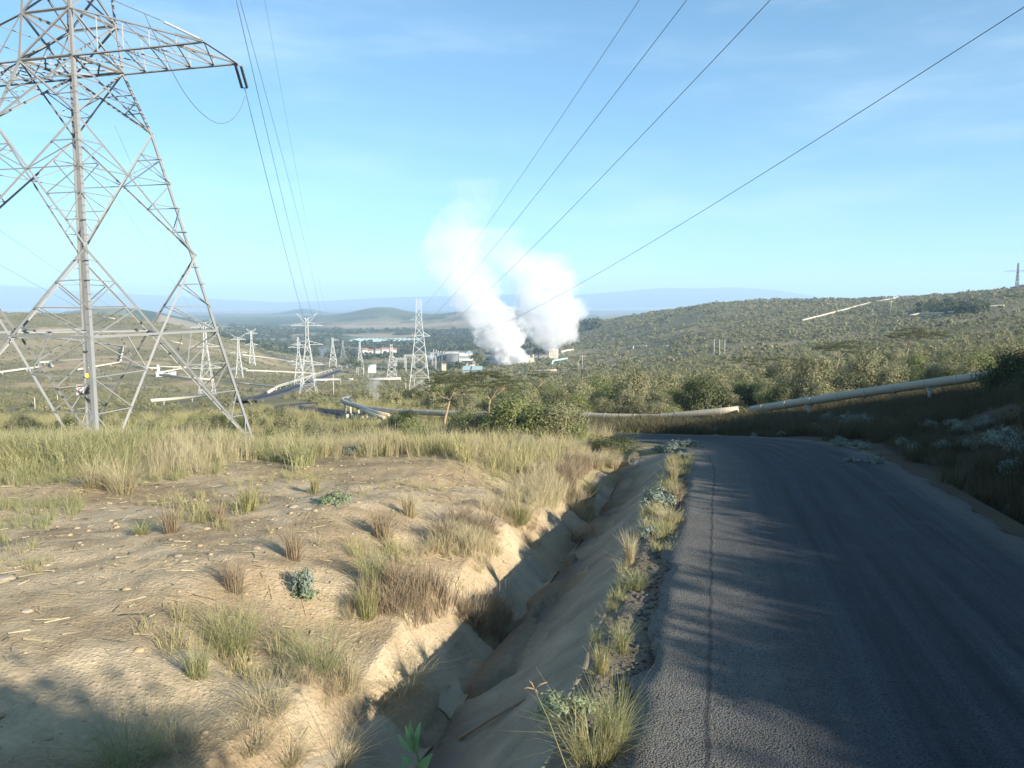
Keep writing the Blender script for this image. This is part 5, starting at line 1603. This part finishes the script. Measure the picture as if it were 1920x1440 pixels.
W = []
for i in range(64):                              # strip along the road, crown heights set by where their shade should end
    w = -9 + i * .62 + g.uniform(-.25, .25); t = g.uniform(13.5, 21)
    # point with this lateral t and this w: solve x,y
    den = -SY * CS + SX * -SN
    A2 = np.array([[CS, -SN], [-SY, SX]]); x, y = np.linalg.solve(A2, [t, w])
    tt_ = reach(t, w) + g.uniform(-.25, .35)
    k_ = SX * CS - SY * SN
    L = (t - tt_) / k_
    ztop = -(2.8 + .065 * (y - SY * L)) + (-.60 if tt_ < -1.5 else .25) + TE * L
    gz = Hs(x, y); h = (ztop - gz) / 1.95
    if h > .7: W.append((x, y, min(1.0 + .35 * h, 1.7) * g.uniform(.7, 1.1), h))
for i in range(330):                             # further up the bank
    w = g.uniform(17, 53.2); y = g.uniform(-16, 40); x = (w + SY * -1 * 0 - SX * y) / -SY
    xb = float(np.interp(w, [17, 21, 26, 32, 40, 50], [3.6, 4.6, 4.2, 5.2, 8.5, 14])); L = (x - xb - g.uniform(-.3, 1.2)) / SX
    yb = y - SY * L; gz = Hs(x, y); h = min((Hs(xb, yb) + TE * L - gz) / 1.95, g.uniform(2.8, 4.2))
    if h > .8 and x < 95: W.append((x, y, min(1 + .4 * h, 2.6) * g.uniform(.9, 1.15), h))
W = np.array(W); k = (W[:, 0] - W[:, 2] * 1.25 > .68 * W[:, 1] + .5); W = W[k]
zz = H(W[:, 0], W[:, 1])
v, f, a = scatter(tp, g.integers(0, 4, len(W)), np.stack([W[:, 0], W[:, 1], zz], -1), g.uniform(0, 6, len(W)), W[:, [2, 2, 3]], g.uniform(0, 1, len(W)))
tag(mesh_np('roadside_woods', v, f, M['wood_leaf'], False, {'var': a}), kind='stuff')
# unseen tree added in place of a vehicle to cast the round shade
SHX, SHY = 7.2, -5.07
gz = Hs(SHX, SHY); root = empty('leafy_tree', (SHX, SHY, gz)); tag(root, 'dense round tree on the bank behind the viewpoint whose shade falls on the bare soil', 'tree')
v, f, a = leaf_cloud(14000, (1.5, 1.5, 1.3), .12, 77, 90, .3, asp=1.3)
v[:, 2] += 2.78 - gz - v[:, 2].max()
mesh_np('crown', v, f, M['wood_leaf'], False, {'var': a}, root)
MB().tube([(0, 0, -.3), (0, 0, 2.78 - gz - 1.4)], [.14, .08], 8).build('trunk', M['bark'], root)

# ------------------------------------------------------------------ grass
G_TALL = [merge([blades(26, .85, .15, .48, 10 + i, .004, .6), blades(9, 1.1, .12, .26, 40 + i, .0026, .25, .008), blades(10, .3, .2, 1.6, 90 + i, .0035, .8)]) for i in range(4)]
G_LOW = [blades(30, .42, .14, .55, 60 + i, .004) for i in range(4)]
G_GREEN = [blades(34, .62, .16, .75, 80 + i, .0055, .6) for i in range(4)]


def grass_field(name, n, x0, x1, y0, y1, T, mat, test, sc, seed):
    g = np.random.default_rng(seed)
    y = np.sqrt(g.uniform(y0 ** 2, y1 ** 2, n)); x = g.uniform(x0, x1, n) * y
    k = test(x, y, g); x, y = x[k], y[k]
    z = H(x, y); q = visible(x, y, z + 1.0); x, y, z = x[q], y[q], z[q]
    s_ = g.uniform(sc[0], sc[1], len(x)) * (.45 + 1.15 * sstep(.3, .7, fbm(x / 2.6, y / 2.6, 3, seed + 60)))
    ww = np.maximum(1.0, y / 22)               # wider far blades
    v, f, a = scatter(T, g.integers(0, len(T), len(x)), np.stack([x, y, z], -1), g.uniform(0, 6.28, len(x)), np.stack([s_ * ww ** .5, s_ * ww ** .5, s_], -1), np.clip(fbm(x / 2.2, y / 2.2, 2, 5) * 1.2 + g.normal(0, .2, len(x)), 0, 1.3))
    tag(mesh_np(name, v, f, M[mat], False, {'var': a}), kind='stuff'); print(name, len(x), len(f))


def left_grass(x, y, g):
    s, t = st(x, y); n = fbm(x / 2.5, y / 2.5, 4, 51); c = 960 + F * x / y
    lim = np.interp(c, [0, 250, 450, 700, 950, 1100], [15.0, 16.5, 19.0, 18.5, 17.0, 17.5])
    e = y + 7 * (n - .5)
    p = sstep(lim - .6, lim + 2.2, e)
    return (g.uniform(0, 1, len(x)) < p) & (t < -3.9) & (road_gap(x, y) > .3)


grass_field('dry_grass', 9000, -.68, .2, 15, 40, G_TALL, 'straw', left_grass, (.28, .72), 1)
grass_field('half_dry_grass', 9000, -.68, .2, 15, 62, G_LOW, 'grassmix', left_grass, (.5, 1.2), 2)
grass_field('green_grass', 2300, -.68, -.26, 10, 22, G_GREEN, 'grassgreen', lambda x, y, g: (fbm(x / 2.0, y / 2.0, 3, 23) > .50) & (y > np.interp(960 + F * x / y, [0, 150, 420, 700], [10.6, 13.2, 17, 19])), (.45, 1.0), 3)
grass_field('sparse_turf_grass', 1500, -.68, 0, 7, 18, G_LOW, 'grassmix', lambda x, y, g: (st(x, y)[1] < -4) & (fbm(x / 1.6, y / 1.6, 3, 29) > .6), (.25, .6), 4)


def right_grass(x, y, g):
    s, t = st(x, y)
    return ((t > 5.0) | ((y > 27) & (960 + F * x / y > 1365)) | ((y > 39) & (960 + F * x / y > 1075))) & (road_gap(x, y) > .35) & (fbm(x / 1.8, y / 1.8, 3, 33) > .36)


def wall_grass(x, y, g):
    s, t = st(x, y)
    onslab = np.zeros(len(x), bool)
    for a_, b_, _t in SLABS: onslab |= (s > a_ - .05) & (s < b_ + .05) & (t > -3.42)
    return ~onslab & (t > -4.3) & (t < -2.85) & (fbm(x / .9, y / .9, 3, 61) > np.where((t > -3.35) & (fbm(s / 1.5, s * 0, 2, 3) > .5), .62, .47))


grass_field('drain_wall_grass', 26000, -.3, .15, 6.5, 27, G_LOW, 'straw', wall_grass, (.25, .75), 8)
grass_field('drain_wall_dark_grass', 14000, -.3, .15, 6.5, 27, G_LOW, 'grassbrown', lambda x, y, g: wall_grass(x, y, g) & (fbm(x / .8, y / .8, 3, 71) > .5), (.3, .9), 9)
def verge(x, y, g):
    s, t = st(x, y)
    return (t > -1.2) & (t < -.52) & (s > 4) & (s < 26) & (fbm(s / .9, t * 2, 3, 81) > .52)


grass_field('verge_grass', 11000, -.1, .36, 6.3, 25, G_LOW, 'grassmix', verge, (.12, .42), 11)
grass_field('verge_green_grass', 7000, -.1, .36, 6.3, 25, G_GREEN, 'grassgreen', lambda x, y, g: verge(x, y, g) & (fbm(x / .7, y / .7, 2, 83) > .5), (.12, .36), 12)
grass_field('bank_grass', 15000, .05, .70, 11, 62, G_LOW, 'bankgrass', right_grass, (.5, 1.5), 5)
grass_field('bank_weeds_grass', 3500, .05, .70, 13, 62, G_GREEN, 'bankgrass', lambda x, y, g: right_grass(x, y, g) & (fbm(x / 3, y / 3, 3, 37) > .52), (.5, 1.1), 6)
grass_field('slope_grass', 6000, -.68, .1, 58, 130, G_TALL, 'grassmix', lambda x, y, g: road_gap(x, y) > .6, (.6, 1.3), 7)

# straw litter and pebbles on the bare soil
g = np.random.default_rng(41); n = 2400
y = np.sqrt(g.uniform(4.2 ** 2, 19 ** 2, n)); x = g.uniform(-.7, .02, n) * y; s_, t_ = st(x, y)
k = (t_ < -3.3) & (fbm(x / 1.4, y / 1.4, 3, 45) > .44); x, y = x[k], y[k]; n = len(x); z = H(x, y)
a_ = g.uniform(0, 6.28, n); L = g.uniform(.05, .26, n); w_ = .0028 * np.maximum(1, y / 8)
d = np.stack([np.cos(a_), np.sin(a_)], -1); e = np.stack([-d[:, 1], d[:, 0]], -1)
V = []
for sx, sy in ((-1, -1), (1, -1), (1, 1), (-1, 1)):
    xy = np.stack([x, y], -1) + d * (sx * L / 2)[:, None] + e * (sy * w_)[:, None]
    V.append(np.concatenate([xy, (H(xy[:, 0], xy[:, 1]) + .012 + g.uniform(0, .02, n))[:, None]], 1))
V = np.stack(V, 1).reshape(-1, 3)
tag(mesh_np('straw_litter', V, np.arange(4 * n).reshape(n, 4), M['straw'], False, {'var': np.repeat(g.uniform(0, 1, n), 4)}), kind='stuff')


def rock_tpl(seed):
    g = np.random.default_rng(seed); th = np.linspace(0, 2 * math.pi, 7)[:-1]; V = []
    for r_, z in ((.75, -.35), (1.0, .05), (.62, .45), (.12, .62)):
        for t in th: V.append((r_ * math.cos(t) * g.uniform(.75, 1.2), r_ * math.sin(t) * g.uniform(.75, 1.2), z + g.uniform(-.08, .08)))
    Fq = []
    for i in range(3):
        for j in range(6): Fq.append((i * 6 + j, i * 6 + (j + 1) % 6, (i + 1) * 6 + (j + 1) % 6, (i + 1) * 6 + j))
    Fq += [(18, 19, 20, 21), (21, 22, 23, 18)]
    return np.array(V), np.array(Fq), np.zeros(len(V))


RT = [rock_tpl(i) for i in range(5)]
n = 2400; y = np.sqrt(g.uniform(4.2 ** 2, 20 ** 2, n)); x = g.uniform(-.7, .05, n) * y
k = (st(x, y)[1] < -3.4) & (fbm(x / 1.1, y / 1.1, 3, 49) > .47); x, y = x[k], y[k]; n = len(x)
r_ = .007 + .03 * g.uniform(0, 1, n) ** 5
v, f, a = scatter(RT, g.integers(0, 5, n), np.stack([x, y, H(x, y) + r_ * .2], -1), g.uniform(0, 6, n), np.stack([r_, r_ * g.uniform(.6, 1, n), r_ * .7], -1), g.uniform(0, 1, n))
tag(mesh_np('pebbles', v, f, M['stone'], False), kind='stuff')
n = 1300; y = np.sqrt(g.uniform(4.2 ** 2, 19 ** 2, n)); x = g.uniform(-.7, .1, n) * y
k = (st(x, y)[1] < -3.3) & (fbm(x / .8, y / .8, 3, 149) > .54); x, y = x[k], y[k]; n = len(x)
r_ = .012 + .05 * g.uniform(0, 1, n) ** 4
v, f, a = scatter(RT, g.integers(0, 5, n), np.stack([x, y, H(x, y) + r_ * .1], -1), g.uniform(0, 6, n), np.stack([r_, r_ * g.uniform(.6, 1, n), r_ * .6], -1), g.uniform(0, 1, n))
M['clod'] = simple('soil_clod', (.36, .265, .155), .95, 0, .3, 9, bump=.5)
tag(mesh_np('soil_rubble', v, f, M['clod'], False), kind='stuff')
# crumbs of broken asphalt and soil along the road edge
n = 2600; s_ = g.uniform(3, 25, n); t_ = -.72 + g.normal(0, .16, n); x, y = from_st(s_, t_)
r_ = .008 + .035 * g.uniform(0, 1, n) ** 3
v, f, a = scatter(RT, g.integers(0, 5, n), np.stack([x, y, H(x, y) + r_ * .2], -1), g.uniform(0, 6, n), np.stack([r_, r_ * g.uniform(.6, 1, n), r_ * .6], -1), g.uniform(0, 1, n))
tag(mesh_np('edge_rubble', v, f, M['crumb'], False), kind='stuff')
for i, (px, py, w_, lab) in enumerate(((0, 1085, 70, 'flat grey stone at the frame edge beside green grass'), (85, 1060, 26, 'small pale stone below green grass'), (1000 / 3, 1042, 22, 'pale stone among dry straw in the middle of the bare soil'), (345, 1052, 20, 'small stone touching the pale one amid straw'),
                                        (222, 1045, 16, 'rounded little stone on bare soil'), (575, 955, 26, 'flat stone beside the grey green herb'), (550, 950, 24, 'pale flat slab of soil crust near the herb'), (480, 1027, 20, 'stone in the shadow of the brown tussock'),
                                        (150, 1092, 24, 'knobbly clod on the open soil'), (50, 1145, 30, 'dark crusted clod by the crack in the soil'))):
    p = ground_at(px, py); k_ = p.y / F * w_ / 2
    v, f, a = RT[i % 5]; v = v * np.array([1, .8, .42 if i else .25]) * k_
    o = mesh_np('stone', v, f, M['stone'], False, None, None, p); o.rotation_euler = (0, 0, i * 1.3); tag(o, lab, 'stone')

# single tussocks, described one by one: px, base row, height, width factor, kind, label
TUS = [(320, 998, 52, .55, 'brown', 'upright dry tussock with a long shadow on the far part of the bare soil'), (266, 1003, 26, .7, 'green', 'small green sprout at the foot of the upright dry tussock'), (412, 978, 34, .6, 'brown', 'thin dry tussock just past the upright one'),
       (466, 958, 50, .6, 'mix', 'slender half green tussock at the edge of the tall grass'), (550, 1048, 60, .5, 'brown', 'reddish dry tussock above the eroded bank, casting a dark shadow'), (440, 1108, 64, .55, 'brown', 'brown upright tussock on open soil with a sharp shadow'),
       (716, 1008, 58, .6, 'brown', 'grey brown tussock on the orange eroded bank'), (832, 1016, 52, .7, 'brown', 'dark brown tussock at the top of the drain wall'), (768, 968, 42, .6, 'straw', 'straw coloured tussock on the crest of the eroded bank'),
       (700, 1100, 80, .6, 'green', 'bushy green tussock on the orange bank above a slab'), (738, 1112, 78, .4, 'brown', 'tall reddish tussock touching the bushy green one'), (690, 1158, 70, .5, 'mix', 'thin half dry tussock hanging over a drain slab'),
       (440, 1222, 92, .75, 'green', 'large green tipped tussock in the middle of the bare soil'), (405, 1200, 60, .7, 'mix', 'half green tussock leaning on the large green tipped one'), (372, 1268, 74, .6, 'green', 'small green tussock below the large green tipped one'),
       (600, 1262, 110, .7, 'green', 'big green tussock beside the lowest sunlit slab'), (640, 1290, 80, .9, 'straw', 'straw mop tussock hanging into the drain'), (975, 980, 50, .7, 'mix', 'half green tussock on the drain wall below tall grass'),
       (905, 1000, 56, .9, 'brown', 'wide brown tussock in the dark hollow of the drain wall'), (860, 985, 50, .8, 'brown', 'dull tussock beside the wide brown one'), (590, 925, 32, .4, 'mix', 'tiny upright tussock behind the grey green herb'),
       (230, 925, 66, .7, 'straw', 'golden tall tussock at the front of the dry grass'), (180, 915, 60, .7, 'straw', 'golden tussock merging with green blades'), (1120, 880, 34, .8, 'straw', 'straw tussock at the drain edge near the bend'), (1105, 930, 30, 1.0, 'mix', 'low tussock on the drain wall near the bend'),
       (1262, 905, 36, .4, 'straw', 'stiff straw clump on the drain lip near the bend'), (1255, 985, 38, .7, 'straw', 'sunlit straw clump behind the bright silver plant'), (1268, 945, 36, .6, 'brown', 'reddish grass clump at the sunlit road edge'), (1195, 1105, 34, .7, 'green', 'small green weed on the road edge in shade'),
       (1166, 1225, 60, .3, 'green', 'upright green weed on the shaded road edge'), (1128, 1262, 56, .5, 'mix', 'shaded half dry clump with stalks at the drain lip'), (1180, 1060, 60, .25, 'straw', 'three pale stalks on the shaded drain lip'), (1110, 1425, 115, .8, 'mix', 'largest sunlit grass clump at the bottom road edge'),
       (1150, 1400, 120, .5, 'green', 'green tuft inside the largest sunlit clump'), (505, 1330, 60, 1.6, 'straw', 'flattened straw heap beside the lowest slab'), (470, 1400, 60, 1.5, 'straw', 'flattened straw heap sliding into the drain'), (540, 1425, 50, 1.4, 'straw', 'straw heap at the shade boundary by the drain'),
       (240, 1440, 120, 1.0, 'green', 'shaded grass clump under the round shadow'), (330, 1400, 70, 1.2, 'straw', 'shaded straw clump under the round shadow'), (625, 1440, 70, 1.2, 'straw', 'fine straw at the shaded bottom lip of the drain'), (860, 1150, 26, 1.6, 'brown', 'debris grass lying in the drain bed'),
       (1075, 1010, 24, 1.6, 'brown', 'dark grass growing across the drain bed'), (760, 1290, 60, 1.4, 'straw', 'dark straw drooping over the shaded drain wall'), (1300, 935, 8, 1, 'straw', 'straw wisp lying on the sunlit asphalt')]
TM = {'brown': 'grassbrown', 'green': 'grassgreen', 'mix': 'grassmix', 'straw': 'straw'}
for i, (px, py, hp, wf, kd, lab) in enumerate(TUS):
    p = ground_at(px, py); h = hp * p.y / F * 1.3
    lean = .28 if wf < .65 else .75 if wf < 1.1 else 1.6
    nb = int(300 if kd in ('brown', 'straw') else 260) + int(hp > 80) * 120
    v, f, a = blades(nb, h, h * wf * .30, lean * (1.6 if kd == 'green' else 1.25), 1000 + i, max(.0016, p.y * .00021), .5 if wf < .8 else .9)
    if p.y < 16: v, f, a = merge([(v, f, a), blades(nb // 3, h * .38, h * wf * .4, 2.2, 1500 + i, max(.0016, p.y * .00021), .9)])
    o = mesh_np('grass_tussock', v, f, M[TM[kd]], False, {'var': a}, None, p); tag(o, lab, 'grass tuft')

# herbs
def herb(px, py, w_, hp, label, seed, n=520, leaf=.028):
    p = ground_at(px, py); k = p.y / F
    root = empty('herb_plant', p); tag(root, label, 'plant')
    R_, h = w_ / 2 * k, hp * k
    v, f, a = leaf_cloud(n, (R_, R_ * .8, h * .8), max(leaf, 2.6 * k), seed, 18, .2, .3, 2.4)
    mesh_np('leaves', v, f, M['herb'], False, {'var': a}, root)
    stems(8, h * .8, R_ * .7, seed, .006).build('stem', M['herb'], root)


herb(630, 945, 66, 26, 'grey green spreading herb on bare soil', 31)
herb(1062, 1345, 120, 62, 'feathery grey green herb leaning over the drain in sunlight', 32, 900, .018)
herb(1190, 1000 + 95, 40, 24, 'small pale green herb in asphalt rubble', 33, 300, .02)
herb(575, 1120, 50, 20, 'green leaves around the foot of the lone silver seedling', 34, 200)

# leafy sprout close to the lens
p = at(785, 1440, 3.4); gz = Hs(p.x, p.y); root = empty('leafy_sprout', (p.x, p.y, gz)); tag(root, 'fresh green sprout with oval leaves rising at the bottom of the drain', 'plant')
tipz = at(768, 1350, 3.4).z - gz
stem_pts = [(0.03, 0, -.05), (.03, 0, tipz * .5), (.0, 0, tipz * .85), (-.035, 0, tipz)]
MB().tube(stem_pts, [.009, .008, .006, .003], 6).build('stem', M['leafy'], root, True)
b = MB()


def oval_leaf(b, base, d, L, W, up):
    d = Vector(d).normalized(); s = d.cross(Vector(up)).normalized(); nn = s.cross(d)
    k = len(b.v); m = 8
    for i in range(m + 1):
        t = i / m; w_ = W * math.sin(math.pi * min(t * .93 + .05, 1)) ** .75; c = Vector(base) + d * L * t + nn * (L * .12 * math.sin(t * 3.14))
        b.v += [tuple(c - s * w_ + nn * w_ * .28), tuple(c), tuple(c + s * w_ + nn * w_ * .28)]
    for i in range(m):
        for j in (0, 1): b.f.append((k + i * 3 + j, k + i * 3 + j + 1, k + i * 3 + j + 4, k + i * 3 + j + 3))


px2 = lambda px, py: at(px, py, 3.4) - Vector((p.x, p.y, gz))
for (x0, y0), (x1, y1), w_ in (((770, 1410), (745, 1378), .012), ((772, 1400), (762, 1354), .010), ((776, 1405), (787, 1360), .013), ((777, 1412), (784, 1374), .013), ((774, 1430), (752, 1414), .014), ((782, 1442), (812, 1408), .016), ((790, 1450), (806, 1420), .014), ((772, 1392), (768, 1352), .007), ((778, 1460), (750, 1436), .015), ((785, 1475), (822, 1450), .016), ((780, 1490), (752, 1470), .016)):
    A_, B_ = px2(x0, y0), px2(x1, y1)
    B_ = B_ + Vector((0, float(rng.uniform(-.03, .03)), 0))
    lb = MB(); oval_leaf(lb, A_, B_ - A_, (B_ - A_).length, w_, (0, -1, .35)); lb.build('leaf', M['leafy'], root, True)
# a long grass stalk with a finger seed head
A_ = at(1062, 1440, 4.9); B_ = at(1002, 1292, 5.0); root = empty('seed_stalk', A_); tag(root, 'long thin grass stalk with a forked seed head beside the big clump', 'grass stalk')
L = [Vector((0.02, 0, Hs(A_.x, A_.y) - A_.z)), Vector((0, 0, 0)), (B_ - A_) * .6 + Vector((.012, 0, 0)), B_ - A_]
MB().tube(L, [.004, .004, .003, .0025], 5).build('stalk', M['grassgreen'], root, True)
for q in ((978, 1292), (1026, 1279), (992, 1276), (1008, 1300)):
    e = at(*q, 5.0) - A_; MB().tube([B_ - A_, (B_ - A_).lerp(e, .5) + Vector((0, 0, .01)), e], [.004, .006, .003], 5).build('seed_finger', M['wood'], root, True)
# pale concrete joint ridge in the drain, modelled as a branch
A_, B_ = ground_at(860, 1395), ground_at(985, 1318)
root = MB().tube([Vector((0, 0, .05)), (B_ - A_) * .5 + Vector((0, 0, .06)), B_ - A_ + Vector((0, 0, .04))], [.018, .022, .014], 8).build('joint_ridge', M['bark_pale'], None, True, A_); tag(root, 'pale concrete joint ridge along the shaded drain bed', 'ridge')
A_, B_ = ground_at(665, 842), ground_at(735, 822)

# ------------------------------------------------------------------ air
X0, Y0, Z0, Z1 = 24000.0, 26500.0, -260.0, 420.0
m, nt, out = new_mat('haze_air')
pv = N(nt, 'ShaderNodeVolumePrincipled'); pv.inputs['Color'].default_value = (.53, .75, 1.0, 1); pv.inputs['Density'].default_value = 1.25e-4; pv.inputs['Anisotropy'].default_value = .0
nt.links.new(pv.outputs[0], out.inputs['Volume'])
o = MB().add([(-X0, -Y0, Z0), (X0, -Y0, Z0), (X0, Y0, Z0), (-X0, Y0, Z0), (-X0, -Y0, Z1), (X0, -Y0, Z1), (X0, Y0, Z1), (-X0, Y0, Z1)], [(3, 2, 1, 0), (4, 5, 6, 7), (0, 1, 5, 4), (1, 2, 6, 5), (2, 3, 7, 6), (3, 0, 4, 7)]).build('haze', m)
tag(o, kind='stuff')

# ------------------------------------------------------------------ sky, sun, camera
w = bpy.data.worlds.new('World'); scene.world = w; w.use_nodes = True
nt = w.node_tree; bg = nt.nodes['Background']
sky = nt.nodes.new('ShaderNodeTexSky'); sky.sky_type = 'NISHITA'; sky.sun_disc = False
sky.sun_elevation = SUN_EL; sky.sun_rotation = SUN_AZ; sky.altitude = 1900; sky.air_density = 1.0; sky.dust_density = .3; sky.ozone_density = 2.0
tcw = nt.nodes.new('ShaderNodeTexCoord'); mp = nt.nodes.new('ShaderNodeMapping'); mp.inputs['Scale'].default_value = (1.2, 1.2, 6.0); mp.inputs['Rotation'].default_value = (.15, .2, .4)
nz = nt.nodes.new('ShaderNodeTexNoise'); nz.inputs['Scale'].default_value = 2.2; nz.inputs['Detail'].default_value = 5; nz.inputs['Roughness'].default_value = .6
nt.links.new(tcw.outputs['Generated'], mp.inputs[0]); nt.links.new(mp.outputs[0], nz.inputs['Vector'])
cir = nt.nodes.new('ShaderNodeMapRange'); cir.interpolation_type = 'SMOOTHSTEP'; cir.inputs[1].default_value = .42; cir.inputs[2].default_value = .80; cir.inputs[4].default_value = .20
nt.links.new(nz.outputs[0], cir.inputs[0])
gm = nt.nodes.new('ShaderNodeGamma'); gm.inputs[1].default_value = .78; nt.links.new(sky.outputs[0], gm.inputs[0])
wb = mix_c(nt, 1.0, gm.outputs[0], (1.10, 1.62, 1.80), 'MULTIPLY')
thin = mix_c(nt, cir.outputs[0], wb, (9.0, 10.0, 10.5))
nt.links.new(thin, bg.inputs[0]); bg.inputs[1].default_value = .064
sun = bpy.data.lights.new('sun', 'SUN'); sun.energy = 5.0; sun.angle = R(.5); sun.color = (1.0, .92, .79)
so = bpy.data.objects.new('sun', sun); COL.objects.link(so)
sd = Vector((math.sin(SUN_AZ) * math.cos(SUN_EL), math.cos(SUN_AZ) * math.cos(SUN_EL), math.sin(SUN_EL)))
so.rotation_euler = (-sd).to_track_quat('-Z', 'Y').to_euler(); so.location = sd * 50
cam = bpy.data.cameras.new('camera'); cam.sensor_width = 36; cam.lens = 36 * F / 1920; cam.clip_start = .05; cam.clip_end = 60000
co = bpy.data.objects.new('camera', cam); COL.objects.link(co); co.rotation_euler = (math.pi / 2 - PITCH, 0, 0); scene.camera = co
scene.view_settings.view_transform = 'Standard'; scene.view_settings.look = 'None'; scene.view_settings.exposure = 1.3; scene.view_settings.gamma = 1
scene.cycles.use_denoising = True
scene.cycles.max_bounces = 8; scene.cycles.volume_bounces = 4; scene.cycles.diffuse_bounces = 3; scene.cycles.transparent_max_bounces = 8
scene.cycles.volume_step_rate = .13; scene.cycles.volume_max_steps = 512
